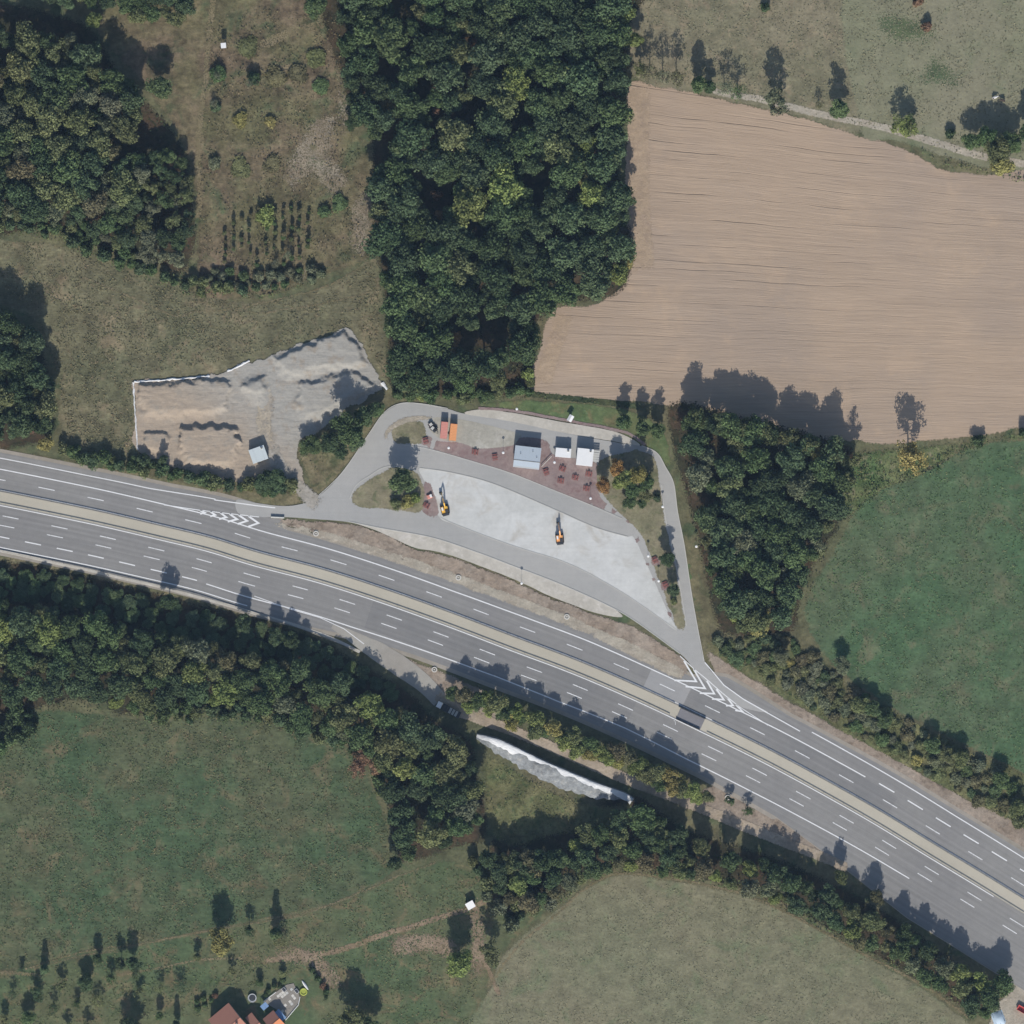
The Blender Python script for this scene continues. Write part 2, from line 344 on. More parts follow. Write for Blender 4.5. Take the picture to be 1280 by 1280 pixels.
sheet('rank_grass', [(1050,590),(1080,565),(1160,556),(1230,548),(1280,540),(1280,552),(1215,560),(1160,590),(1095,620),(1060,650),(1040,640)], .075, ground_mat('rank_grass', col(84,106,66), col(112,116,80), col(142,132,106), .06, .25, .9, .8, [(25,.3,1.2,.4)], soft=(2,2.5,.4), bump=.9), 2.5)
sheet('grass_bank', [(655,499),(720,504),(785,512),(830,540),(842,600),(848,640),(870,740),(880,800),(868,760),(852,690),(840,610),(828,580),(805,560),(770,540),(700,526),(640,515),(595,512),(600,505)], .075, ground_mat('bank_grass', col(92,110,72), col(104,110,74), col(118,112,80), .05, .2, 1.3, .5, soft=(.8,.8,.7)), 2.5)
sheet('roadside_verge', [(-60,552),(60,570),(170,590),(260,600),(360,612),(395,622),(345,634),(250,622),(150,602),(-60,560)], .075, M_verge, 2)
sheet('grass_triangle', [(372,560),(400,556),(470,515),(486,505),(470,530),(428,590),(398,622),(385,600)], .075, M_verge, 2)
sheet('roadside_verge', [(-60,678),(60,700),(200,733),(330,768),(430,800),(470,822),(455,826),(400,800),(310,772),(200,745),(60,712),(-60,692)], .075, M_verge, 2)
sheet('roadside_verge', [(470,806),(520,826),(560,842),(620,872),(620,900),(560,880),(520,850)], .075, M_soil, 2)
sheet('roadside_verge', [(880,985),(920,985),(980,1015),(1050,1050),(1040,1068),(960,1045),(880,1012)], .075, M_soil, 2)
sheet('roadside_verge', [(882,812),(905,826),(965,862),(1045,908),(1125,952),(1205,996),(1300,1048),(1300,1110),(1180,1040),(1080,975),(990,925),(920,885)], .08, M_soil, 2)
# dirt ways in the orchard
for wd, pts in ((1.9, [(-20,1213),(30,1217),(55,1220)]), (1.1, [(30,1212),(80,1196),(120,1187),(180,1179),(260,1164),(330,1152),(400,1142)]), (.9, [(40,1212),(100,1195),(150,1190)]),
                (1.2, [(330,1148),(380,1142),(440,1120),(500,1095),(545,1078)]), (2.6, [(330,1200),(380,1196),(430,1186),(480,1168),(510,1160),(550,1147),(600,1130),(630,1115)]),
                (1.4, [(130,1222),(200,1210),(250,1200),(340,1196)]), (8, [(340,1190),(385,1198),(410,1218),(422,1240)]), (2.2, [(600,1190),(612,1215),(624,1245)]), (9, [(485,1188),(515,1180),(550,1182),(575,1195)]), (7, [(588,1120),(597,1165),(597,1195),(602,1225)])):
    ribbon('dirt_path', pts, wd, .09, M_faint if wd < 2 else M_worn if wd > 3.5 else M_dirt)
ribbon('hedge_foot_path', [(610,1235),(650,1180),(700,1140),(730,1112),(770,1092),(830,1097),(900,1110),(960,1130),(1020,1160),(1090,1198),(1160,1235),(1215,1275)], 1.6, .09, M_faint)
ribbon('faint_wheel_track', [(100,345),(160,370),(220,395),(240,390),(300,385),(400,360),(460,330)], 1.3, .09, M_faint)
ribbon('faint_wheel_track', [(240,375),(310,390),(350,388),(440,372),(470,360)], 1.2, .09, M_faint)
ribbon('farm_lane', [(870,105),(905,117),(950,124),(990,134),(1040,146),(1090,156),(1130,167),(1180,181),(1222,194),(1280,205),(1340,212)], [2.4,3.0,3.0,3.2,3.2,3.0], .09, M_gravel)
ribbon('field_ditch', [(655,492),(720,499),(775,505),(800,508)], 2.6, .09, ground_mat('ditch_growth', col(62,74,50), col(78,82,56), col(50,60,42), .1, .4, 1.2, .8, soft=(.6,.8,.6), bump=.9))

# ------------------------------------------------------------------ motorway
CL_PX = [(-110,603),(-50,613),(0,622),(60,634),(127,648),(200,665),(262,680),(320,698),(400,719),(480,744.5),(560,773),(640,803.5),(720,833.5),(800,868),(880,906),(960,945.5),(1035,986),(1100,1023),(1167,1064),(1225,1099),(1280,1133),(1340,1170),(1400,1207)]
cl = resample(CL_PX, 2.0)
for _ in range(30):
    cl[1:-1] = .25*cl[:-2] + .5*cl[1:-1] + .25*cl[2:]
_t = np.gradient(cl, axis=0); _t /= np.linalg.norm(_t, axis=1)[:, None]
_n = np.stack([_t[:, 1], -_t[:, 0]], 1)          # towards the top of the photo
_s = np.concatenate([[0], np.cumsum(np.hypot(*np.diff(cl, axis=0).T))])
def cl_at(s, off):
    x = np.interp(s, _s, cl[:, 0]); y = np.interp(s, _s, cl[:, 1]); nx = np.interp(s, _s, _n[:, 0]); ny = np.interp(s, _s, _n[:, 1])
    return x + nx*off, y + ny*off
def s_of(px): return float(np.interp(px, cl[:, 0], _s))
def lane_strip(name, s0, s1, offa, offb, z, mat, parent=None, step=5.0, ncol=2, kind='structure'):
    k = max(2, int(abs(s1 - s0) / step) + 1); ss = np.linspace(s0, s1, k); vs, uv = [], []
    for s in ss:
        a = offa(cl_at(s, 0)[0]) if callable(offa) else offa; b = offb(cl_at(s, 0)[0]) if callable(offb) else offb
        for j in range(ncol):
            o = a + (b - a) * j / (ncol - 1); x, y = cl_at(s, o); X, Y = P(x, y)
            vs.append((X, Y, z)); uv.append((s*S, o*S, 0))
    fs = [(i*ncol + j, (i+1)*ncol + j, (i+1)*ncol + j + 1, i*ncol + j + 1) for i in range(k-1) for j in range(ncol-1)]
    if (offb if not callable(offb) else offb(640)) < (offa if not callable(offa) else offa(640)): fs = [f[::-1] for f in fs]
    o = mesh_obj(name, vs, fs, mat, parent)
    at = o.data.attributes.new('road', 'FLOAT_VECTOR', 'POINT'); at.data.foreach_set('vector', np.array(uv, np.float32).ravel())
    if parent is None: o['kind'] = kind
    return o

def asphalt_mat(name, c1, c2, streak=.26, patch=.16, tracks=True):
    t = NT(name); uv = t.attr('road', 'Vector'); u, v, _ = t.sep(uv); p = t.pos()
    st = t.noise(t.comb(t.math('MULTIPLY', u, .012), t.math('MULTIPLY', v, .9)), 1.0, 5, .65)
    c = t.mix(t.ramp(t.noise(p, .03, 5, .6), .36, .64), c1, c2)
    br = t.math('ADD', 1.0, t.math('MULTIPLY', t.math('SUBTRACT', st, .5), streak * 2.2))
    br = t.math('MULTIPLY', br, t.math('ADD', 1.0, t.math('MULTIPLY', t.math('SUBTRACT', t.noise(p, .35, 5, .7), .5), patch * 2)))
    if tracks:
        tr = t.math('SINE', t.math('MULTIPLY', v, 2*math.pi/1.8))
        br = t.math('MULTIPLY', br, t.math('ADD', 1.0, t.math('MULTIPLY', tr, .035)))
    g = t.noise(p, 3.0, 3, .7)
    br = t.math('MULTIPLY', br, t.math('ADD', 1.0, t.math('MULTIPLY', t.math('SUBTRACT', g, .5), .14)))
    return t.finish(t.scale(c, br), .85, g, .15, .05, None, .25)
M_asph = asphalt_mat('motorway_asphalt', col(134, 132, 129), col(140, 138, 134))
M_asph2 = asphalt_mat('fresh_asphalt', col(126, 125, 123), col(133, 131, 128))
M_ramp = asphalt_mat('ramp_asphalt', col(163, 162, 158), col(170, 168, 163), .06, .1, False)
M_median = asphalt_mat('median_concrete', col(181, 174, 157), col(187, 180, 163), .05, .07, False)
M_should = asphalt_mat('shoulder_gravel', col(160, 152, 140), col(150, 142, 128), .1, .3, False)
def paint_mat(name, wear):
    t = NT(name); p = t.pos()
    c = t.scale(col(232, 232, 230), t.math('ADD', .8, t.math('MULTIPLY', t.noise(p, .5, 4, .7), .35)))
    return t.finish(c, .6, None, 0, 0, t.ramp(t.noise(p, 2.2, 4, .75), wear - .12, wear + .06, .55, 1.0), .3)
M_paint = paint_mat('road_paint', .30); M_paint_old = paint_mat('worn_road_paint', .44)

SE = _s[-1]
up = lambda x: float(np.interp(x, [-100,100,200,260,330,346,420,640,800,845,862,880,905,960,1100,1400], [55,56,58,61,63,44,43,46,47,47,60,66,64,57,58,57]))
lo = lambda x: float(np.interp(x, [-100,60,330,400,470,540,640,900,1000,1080,1180,1400], [-66,-66,-66,-66,-60,-57,-57,-58,-62,-74,-88,-90]))
lane_strip('road_shoulder', 0, SE, lambda x: lo(x) - (5 if x < 1000 else 1), lambda x: up(x) + 4.5, .10, M_should, ncol=9)
road = lane_strip('motorway', 0, SE, lo, up, .115, M_asph, ncol=13)
lane_strip('motorway_median', 0, SE, -7.4, 7.4, .135, M_median, ncol=3)
lane_strip('asphalt_patch', s_of(850), s_of(1105), 9.8, 34.0, .125, M_asph2)
lane_strip('asphalt_patch', s_of(470), s_of(800), -46, -10, .125, M_asph2)
lane_strip('concrete_patch', s_of(800), s_of(849), 10, 34.0, .128, asphalt_mat('pale_asphalt', col(154,153,151), col(160,158,155), .05, .12, False))
ZP = .145
def line(s0, s1, off, wpx=1.25, mat=M_paint):
    lane_strip('edge_line', s0, s1, (lambda x: off(x) - wpx/2) if callable(off) else off - wpx/2, (lambda x: off(x) + wpx/2) if callable(off) else off + wpx/2, ZP, mat, road)
oin = lambda x: float(np.interp(x, [-100,320,555,640,720,800,960,1400], [35,34.8,34.2,35.6,35.6,34.6,35.5,36.5]))
line(0, SE, 9.7, .9, M_paint_old)
line(0, s_of(1247), -9.6, 1.1)
line(0, s_of(1064), oin, 1.35)
line(0, s_of(255), lambda x: float(np.interp(x, [-100,100,175,320], [48.5,48.7,50,61])), 1.2)
line(s_of(990), SE, lambda x: float(np.interp(x, [980,1087,1150,1280], [52.5,52,52,51])), 1.3)
line(0, s_of(325), lambda x: float(np.interp(x, [-100,67,225,325], [-61,-61,-60,-60])), 1.2)
olo = lambda x: float(np.interp(x, [272,457,552,640,715,800,880,960,1085,1160], [-49,-50,-48,-46.5,-48.5,-46,-48,-48.5,-46.5,-45]))
line(s_of(272), s_of(1160), olo, 1.35)
def dashes(name, x0, x1, off, length=20.5, period=62.4, wpx=1.05, mat=M_paint_old):
    s = s_of(x0)
    while s < s_of(x1):
        lane_strip(name, s, s + length, off - wpx/2, off + wpx/2, ZP, mat, road, 10); s += period
dashes('lane_dash', -79, 1300, 22.2)
dashes('lane_dash', -54, 1290, -21.8)
dashes('lane_dash', -57, 1290, -33.8)
dashes('lane_dash', -79, 262, -48, 20.5, 40.6, 1.35, M_paint)
dashes('lane_dash', 1080, 1330, 37.2, 22, 41, 1.5, M_paint)

# ------------------------------------------------------------------ rest-area roads and aprons
def hard_sheet(name, poly, z, mat, step=3.0, wob=.1):
    o = sheet(name, poly, z, mat, step, wob, True, None, 1.0)
    n = len(o.data.vertices); c = np.empty(n*3, np.float32); o.data.vertices.foreach_get('co', c); c = c.reshape(-1, 3); c[:, 2] = 0
    a2 = o.data.attributes.new('road', 'FLOAT_VECTOR', 'POINT'); a2.data.foreach_set('vector', c.ravel()); return o
M_conc = ground_mat('apron_concrete', col(193, 193, 188), col(203, 203, 199), col(186, 182, 173), .04, .09, 1.0, .13, [(80, .08, .6, .14), (-28, .03, 1.4, .12)], bump=.1, c3lo=.52, c3hi=.7)
M_conc2 = ground_mat('strip_concrete', col(192, 186, 174), col(184, 178, 166), col(200, 194, 184), .08, .3, 1.5, .2, bump=.1)
M_pad = ground_mat('worn_pad', col(172, 168, 156), col(164, 160, 148), col(182, 178, 168), .08, .15, 1.2, .3, [(-35, .15, .8, .2)], bump=.1)
M_red = ground_mat('red_block_paving', col(142, 124, 120), col(150, 134, 128), col(132, 110, 106), .08, .3, 2.0, .25, bump=.2, soft=(.3, .3, 1.2))
sheet('soil_bank', [(340,647),(385,650),(432,653),(475,664),(520,686),(560,694),(640,724),(690,747),(760,772),(800,787),(840,812),(860,828),(852,846),(800,820),(720,782),(640,751),(560,720),(480,695),(400,670),(350,656)], .15, M_soil, 2)
sheet('gravel_edge', [(350,652),(400,662),(480,686),(560,712),(640,742),(720,773),(800,808),(845,832),(856,838),(848,850),(800,826),(720,788),(640,757),(560,726),(480,700),(400,674),(345,658)], .165, M_gravel, 2)
hard_sheet('ramp_road', [(296,624.5),(320,628.5),(345,632),(372,631),(397,621),(427,592),(460,545),(480,517),(500,505),(525,505),(560,511),(580,517),(640,527),(700,540),(770,553),(800,557),(821,566),(832,584),(842,604),(847,640),(855,680),(864,740),(872,785),(881,827),(905,855.5),(929,873),(960,890),
     (930,885),(905,872),(885,855),(868,838),(850,817),(795,777),(760,757),(700,730),(640,707),(595,690),(540,672),(475,660),(432,652),(395,649),(350,646),(330,646.5),(322,645),(298,641.5)], .17, M_ramp)
hard_sheet('south_strip', [(436,651.5),(475,659),(540,671.5),(595,689.5),(640,706.5),(700,729.5),(760,757),(778,771),(745,766),(690,746),(640,723),(560,693),(520,685),(492,673),(468,662)], .19, M_conc2)
hard_sheet('north_strip', [(582,517.5),(600,512),(640,516),(700,527),(770,540),(800,556),(775,553),(700,540),(640,527)], .19, M_conc2)
hard_sheet('lorry_apron', [(525,585),(560,590),(602,600),(640,614),(700,640),(746,660),(785,671),(793,673),(815,720),(835,765),(846,788),(815,766),(770,736),(710,704.5),(640,682),(570,656),(549,646),(540,620),(530,600)], .19, M_conc)
hard_sheet('storage_pad', [(542,522),(580,525),(640,539),(652,545),(642,557),(600,561),(575,554),(552,549),(537,536)], .19, M_pad)
hard_sheet('block_paving', [(530,538),(545,550),(575,553),(600,560),(640,556),(652,546),(684,551),(694,569),(745,578),(748,612),(757,628),(787,650),(797,668),(806,692),(836,758),(842,776),(832,764),(792,672),(777,648),(740,632),(690,612),(640,592),(595,578),(535,561),(505,556),(528,553)], .205, M_red)
hard_sheet('block_paving', [(533,600),(541,610),(549,645),(530,642),(524,620)], .205, M_red)
M_tar = asphalt_mat('court_asphalt', col(150,147,143), col(142,136,132), .05, .12, False)
sheet('grass_island', [(490,536),(500,530),(516,526),(529,529),(534,545),(530,555),(505,555),(491,552)], .22, M_island, 1.5)
sheet('grass_island', [(439,622),(450,607),(465,596),(490,584),(515,588),(527,600),(531,620),(526,640),(500,639),(470,636),(445,632)], .22, M_island, 1.5)
sheet('grass_island', [(747,577),(775,566),(800,562),(818,574),(825,605),(831,650),(844,705),(851,745),(857,780),(850,788),(838,765),(814,700),(797,664),(765,632),(749,610)], .22, M_island, 1.5)
ribbon('brick_edging', [(598,510),(640,513),(700,524),(770,537),(795,547),(806,557)], 1.3, .2, M_red, taper=False)
ribbon('gravel_bend', [(483,551),(483,542),(494,531),(510,524),(528,522),(540,523)], [1.6,2.6,2.4,1.6], .23, M_gravel)
ribbon('yard_corridor', [(330,478),(332,505),(330,530),(338,560)], [5,7,7,6], .33, ground_mat('yard_dust', col(178,166,146), col(170,160,144), col(160,152,140), .1, .3, 1.6, .3, soft=(2.0,2.0,.5), top=.8))
ribbon('access_track', [(335,560),(350,583),(368,604),(386,621),(400,633)], [9,6,5,6,7], .30, ground_mat('dusty_track', col(160,154,142), col(168,162,152), col(150,143,130), .1, .3, 1.6, .3, soft=(1.2,1.2,.6)))
# kerbs
M_kerb = flat_mat('kerb_stone', col(188, 186, 178), .8, .2, 1.0)
def kerb(pts, wd=.3, h=.12, z=.17):
    c = resample(PP(pts), 1.0); mb = MB(); t = np.gradient(c, axis=0); t /= np.linalg.norm(t, axis=1)[:, None]; nn = np.stack([-t[:, 1], t[:, 0]], 1)
    vs = []
    for q, m in zip(c, nn):
        a, b = q + m*wd/2, q - m*wd/2; vs += [(a[0],a[1],z-.1),(a[0],a[1],z+h),(b[0],b[1],z+h),(b[0],b[1],z-.1)]
    k = len(c); fs = [(i*4+j, i*4+j+1, (i+1)*4+j+1, (i+1)*4+j) for i in range(k-1) for j in range(3)] + [(3,2,1,0), ((k-1)*4,(k-1)*4+1,(k-1)*4+2,(k-1)*4+3)]
    tag(mesh_obj('kerb', vs, fs, M_kerb), kind='structure')
kerb([(802,557),(821,566),(832,584),(842,604),(847,640),(855,680),(864,740),(872,785),(880,826)])
kerb([(436,652),(475,660),(540,672),(595,690),(640,707),(700,730),(760,757),(795,777),(850,817)])
kerb([(525,585),(560,590),(602,600),(640,614),(700,640),(746,660),(785,671)], .25)
kerb([(549,646),(570,656),(640,682),(710,704.5),(770,736),(815,766),(846,788)], .25)
kerb([(437,624),(445,607),(460,596),(485,583),(520,588)], .25)
kerb([(397,620.5),(427,591.5),(460,544),(480,516),(500,504.5),(525,504.5),(560,510.5)], .25)
kerb([(505,556.5),(535,561),(595,578),(640,592),(690,612),(740,632),(777,648)], .25)
kerb([(827,606),(832,648),(845,705),(852,745),(858,782)], .25)
# gore chevrons and gore lines
def stroke(pts, wpx, z=.182, name='chevron_marking', mat=M_paint):
    p = PP(pts); hw = wpx*S/2; t = np.gradient(p, axis=0)
    L, Rr = [], []
    for i in range(len(p)):
        ds = []
        if i > 0: ds.append((p[i]-p[i-1]) / np.linalg.norm(p[i]-p[i-1]))
        if i < len(p)-1: ds.append((p[i+1]-p[i]) / np.linalg.norm(p[i+1]-p[i]))
        m = sum(np.array([-q[1], q[0]]) for q in ds); m /= np.linalg.norm(m); m = m / max(.35, m @ np.array([-ds[0][1], ds[0][0]]))
        L.append(p[i] + m*hw); Rr.append(p[i] - m*hw)
    vs = [(q[0], q[1], z) for q in L + Rr]; k = len(p)
    return mesh_obj(name, vs, [(i, k+i, k+i+1, i+1) for i in range(k-1)], mat, road)
for a, b, c in zip([(250.3,638.2),(262.8,639.4),(275.3,640.6),(287,642.4),(298,643.6),(310.5,645)], [(255.8,640.8),(269,643.6),(283,646.6),(296.4,649),(309,651),(323,653.8)], [(250.3,642.2),(262.8,645.4),(273.8,648.8),(284.7,652),(297,655),(310.5,658.2)]):
    stroke([a, b, c], 2.3)
for a, b, c in zip([(855,826),(867,836.3),(883.5,851),(895.5,861.5),(909.7,873),(920,881)], [(870.3,851.7),(881.3,860.4),(892.8,867),(904.8,874.6),(916.3,881.7),(928.3,889.4)], [(843,850.3),(857,858),(874.7,866.3),(890,873.6),(907.5,882),(919,887.8)]):
    stroke([a, b, c], 2.1)
stroke([(205,631),(250,637.8),(290,642.4),(324,646.2)], 1.1, name='edge_line')
stroke([(268,624.8),(320,632),(344,634.8)], 1.3, name='edge_line')
stroke([(850,820),(867,835.8),(885.6,851),(903,866.4),(925,884),(960,906.5)], 1.0, name='edge_line')
stroke([(881,828),(905,856.5),(929.4,874),(960,891.5),(1000,914)], 1.3, name='edge_line')

# southern service track
ribbon('service_track', [(415,783),(445,798),(475,816),(505,836),(532,856),(550,876)], [1.5,4.5,7,7.5,6.5,5.5], .16, asphalt_mat('track_asphalt', col(166,162,152), col(156,150,140), .05, .2, False), taper=False)
ribbon('service_track', [(545,868),(570,886),(600,898),(660,921),(740,955),(790,976),(860,1004),(940,1036),(1000,1060),(1060,1085)], [5,4.5,4.0,4.5,4.5,4,4.5,4,4], .175, ground_mat('pale_track', col(172,158,140), col(162,147,128), col(148,135,114), .08, .3, 1.4, .4, soft=(.5,.8,.6)))
stroke([(318,745),(365,762),(400,772),(430,786),(455,805)], .9, name='edge_line')
ribbon('concrete_strip', [(-60,675),(0,688),(67,703),(150,722),(225,740),(320,767),(400,792),(450,815)], 1.1, .19, M_conc2, taper=False, wob=.1)

# ------------------------------------------------------------------ stock yard with spoil heaps
YARD = [(168,478),(215,474),(262,471),(290,460),(320,450),(375,430),(430,411),(443,420),(460,448),(478,484),(458,498),(430,515),(405,535),(378,552),(372,570),(380,600),(372,608),(350,588),(335,596),(318,602),(295,603),(240,592),(174,566),(169,520)]
def plateau(v2, poly, h, wd, seed):
    b = PP(poly); d = dist_poly(v2, b); ins = inside(v2, b)
    sd = np.where(ins, d, -d) + np.array([1.5 * fbm(x, y, .3, seed, 5) for x, y in v2])
    cy_ = b[:, 1].mean(); hy = np.ptp(b[:, 1]) / 2; wv = wd * (1 + 4.5 * np.clip((cy_ - v2[:, 1]) / hy + .25, 0, 1))
    t = np.clip(sd / wv, 0, 1); return .85 * h * t * t * (3 - 2*t)
def yard_z(v2, ed):
    z = np.zeros(len(v2))
    for k, (pl, h, wd) in enumerate((([(171,479),(262,473),(290,474),(288,515),(270,528),(200,530),(172,528)], 1.5, 1.5), ([(224,534),(262,530),(296,536),(303,560),(298,596),(250,590),(222,586)], 1.9, 1.3),
            ([(178,540),(213,538),(214,580),(180,566)], 1.1, 1.0), ([(340,446),(430,413),(442,422),(462,455),(446,462),(400,470),(360,482),(345,470)], 1.5, 1.4), ([(372,478),(440,462),(474,482),(440,508),(404,528),(378,540),(366,510)], 1.3, 1.6),
            ([(300,478),(318,466),(332,468),(340,485),(338,515),(315,520),(302,500)], 1.7, 3.0))):
        z = np.maximum(z, plateau(v2, pl, h, wd, 20 + k))
    rid = np.array([.07 * fbm(x*.2, y*1.0, .9, 31) + .07 * fbm(x, y, .6, 32, 6) + .05 * fbm(x, y, 2.1, 33, 3) for x, y in v2])
    return (z * (1 + .12 * rid) + rid * np.clip(ed / 1.5, 0, 1)) * np.clip(ed / .6, 0, 1)
def yard_mat():
    t = NT('spoil_heap'); p = t.pos(); x, y, _ = t.sep(p)
    k = t.ramp(t.math('ADD', t.math('ADD', x, t.math('MULTIPLY', y, 1.1)), t.math('MULTIPLY', t.math('SUBTRACT', t.noise(p, .12, 4, .6), .5), 22.0)), -80.0, -42.0)
    c = t.mix(k, col(168, 153, 135), col(164, 160, 151))
    c = t.mix(t.ramp(t.noise(p, .25, 5, .65), .5, .7), c, col(158, 148, 134))
    f = t.noise(p, 1.6, 5, .75); st = t.noise(t.mapv(p, R(-8), (.25, 1.6, 1)), 1.0, 4, .6)
    br = t.math('MULTIPLY', t.math('ADD', .78, t.math('MULTIPLY', f, .44)), t.math('ADD', .84, t.math('MULTIPLY', st, .32)))
    e = t.math('ADD', t.attr('ed'), t.math('MULTIPLY', t.math('SUBTRACT', t.noise(p, .7, 4, .7), .5), 1.0))
    return t.finish(t.scale(c, br), .95, t.math('ADD', f, st), .5, .2, t.stipple(p, e, .5), .1)
sheet('spoil_yard', YARD, .24, yard_mat(), .45, 1.3, True, yard_z, .5)
M_fleece = flat_mat('white_fleece', col(226, 226, 224), .8, .3, 1.6, bump=1.0)
def fleece(pts, wd, label, z=.26, hgt=.45, seed=0):
    c = resample(PP(pts), .8); t = np.gradient(c, axis=0); t /= np.linalg.norm(t, axis=1)[:, None]; nn = np.stack([-t[:, 1], t[:, 0]], 1); vs = []
    n = len(c)
    for i in range(n):
        wv = wd * (.55 + .9 * abs(fbm(c[i][0], c[i][1], .5, seed + 40)) + .25 * fbm(i, 0, .7, seed)); 
        for j in range(6):
            u = j / 5 - .5; q = c[i] + nn[i] * (u * wv + .25 * fbm(c[i][0], c[i][1], .8, seed + 41))
            vs.append((q[0], q[1], z + hgt * (1 - (2*u)**2) * (.6 + .6 * fbm(q[0], q[1], 1.2, seed + 42)) + .02))
    o = mesh_obj('fleece_sheet', vs, [(i*6+j+1, i*6+j, (i+1)*6+j, (i+1)*6+j+1) for i in range(n-1) for j in range(5)], M_fleece, None, True)
    tag(o, label, 'fleece', 'fleece sheets around the spoil yard'); return o
fleece([(168,477),(190,476),(215,474),(240,472),(262,470)], .9, 'white fleece strip along the hay meadow edge of the spoil yard', seed=1)
fleece([(167,478),(168,500),(170,530),(172,562)], .65, 'thin white fleece strip down the hedge end of the spoil yard', seed=2)
fleece([(284,464),(296,459),(312,451)], .9, 'short slanting white fleece strip beside the tan spoil ramp', seed=3)
fleece([(478,478),(481,484),(484,487)], 1.2, 'small crumpled white fleece scrap beside the dark wood corner', seed=4)

# grey rubble heap with white sheet south of the service track
RU = [(596,918),(620,923),(645,934),(680,951),(720,968),(752,981),(780,991),(792,999)]
def rubble(off0, off1, hgt, name, mat, nacross=14, zoff=0.0, noise=1.0, seed=3):
    c = resample(PP(RU), .7); n = len(c); t = np.gradient(c, axis=0); t /= np.linalg.norm(t, axis=1)[:, None]; nn = np.stack([t[:, 1], -t[:, 0]], 1); vs = []
    for i in range(n):
        f = i / (n - 1); a = off0(f); b = off1(f)
        for j in range(nacross):
            u = j / (nacross - 1); o = a + (b - a) * u; q = c[i] + nn[i] * o
            prof = np.interp(o, [-.5, -.1, 0.6, 2.0, 5.5, 7.5], [0, .97, 1.0, .93, .35, 0.0]) * min(1, f * 9 + .15, (1 - f) * 4 + .1)
            z = .2 + hgt * prof + noise * (.35 * fbm(q[0], q[1], .5, seed) + .2 * fbm(q[0], q[1], 1.6, seed + 1)) * min(1, prof * 3) + zoff * (1 if prof > .02 else 0)
            vs.append((q[0], q[1], max(z, .05)))
    return mesh_obj(name, vs, [(i*nacross+j, i*nacross+j+1, (i+1)*nacross+j+1, (i+1)*nacross+j) for i in range(n-1) for j in range(nacross-1)], mat, None, True)
M_rubble = ground_mat('grey_rubble', col(140, 143, 143), col(128, 131, 132), col(156, 156, 152), .15, .5, 1.6, .6, bump=.9)
o = rubble(lambda f: -.5, lambda f: (3.2 + 3.4 * math.sin(min(1, f * 1.3) * math.pi * .8) + 1.2 * fbm(f * 22, 1, .9, 12)) * min(1, .45 + f * 5, .25 + (1 - f) * 4), 3.4, 'rubble_heap', M_rubble, 22, 0.0, .45)
tag(o, 'long grey rubble heap lying beside the shaded service track', 'rubble heap')
o = rubble(lambda f: -.12, lambda f: .9 + 2.4 * abs(fbm(f * 9, 0, .9, 8)) + .5 * math.sin(f * 9), 3.4, 'cover_sheet', M_fleece, 7, .10, .45)
tag(o, 'long white cover sheet draped along the ridge of the grey rubble heap', 'cover sheet')

# ------------------------------------------------------------------ materials for things
M_white = flat_mat('white_sheet_metal', col(232, 232, 230), .5, .1, .8)
M_roofgrey = flat_mat('grey_sheet_roof', col(176, 186, 194), .5, .08, .8)
M_wallgrey = flat_mat('wall_panel', col(190, 190, 184), .7, .1)
M_dark = flat_mat('dark_steel', col(60, 62, 66), .5, .2)
M_black = flat_mat('black_rubber', col(34, 34, 36), .8, .2)
M_glass = flat_mat('dark_glass', col(48, 58, 68), .1, .05, 1, 0, .6)
M_orange = flat_mat('orange_paint', col(228, 158, 104), .55, .12, 1.0)
M_salmon = flat_mat('salmon_paint', col(208, 142, 128), .6, .14, 1.0)
M_yellow = flat_mat('machine_yellow', col(226, 178, 72), .5, .12)
M_steel = flat_mat('galvanised_steel', col(138, 136, 130), .6, .12, 2, .2)
M_wood = flat_mat('weathered_wood', col(134, 112, 92), .85, .25, 3)
M_redwood = flat_mat('red_stained_wood', col(136, 84, 78), .8, .2, 3)
M_tile = flat_mat('roof_tile', col(176, 124, 104), .85, .14, 2.5, bump=.5)
M_tile_lit = flat_mat('lit_roof_tile', col(206, 134, 92), .85, .14, 2.5, bump=.5)  # same tile in brighter orange: sunlight painted on the annex's far slope
M_plaster = flat_mat('pale_plaster', col(210, 202, 186), .85, .08)
M_conc3 = flat_mat('precast_concrete', col(206, 202, 192), .85, .15, 2)
M_blue = flat_mat('blue_tarp', col(120, 150, 186), .6, .15, 1.5)
M_lime = flat_mat('lime_plastic', col(160, 168, 70), .6, .15, 2)

def ribbed_roof(mb, x0, x1, y0, y1, z, n, h=.05):
    for i in range(n):
        a = x0 + (x1 - x0) * i / n; b = x0 + (x1 - x0) * (i + 1) / n; mb.box(a, a + (b - a) * .35, y0, y1, z - .002, z + h)

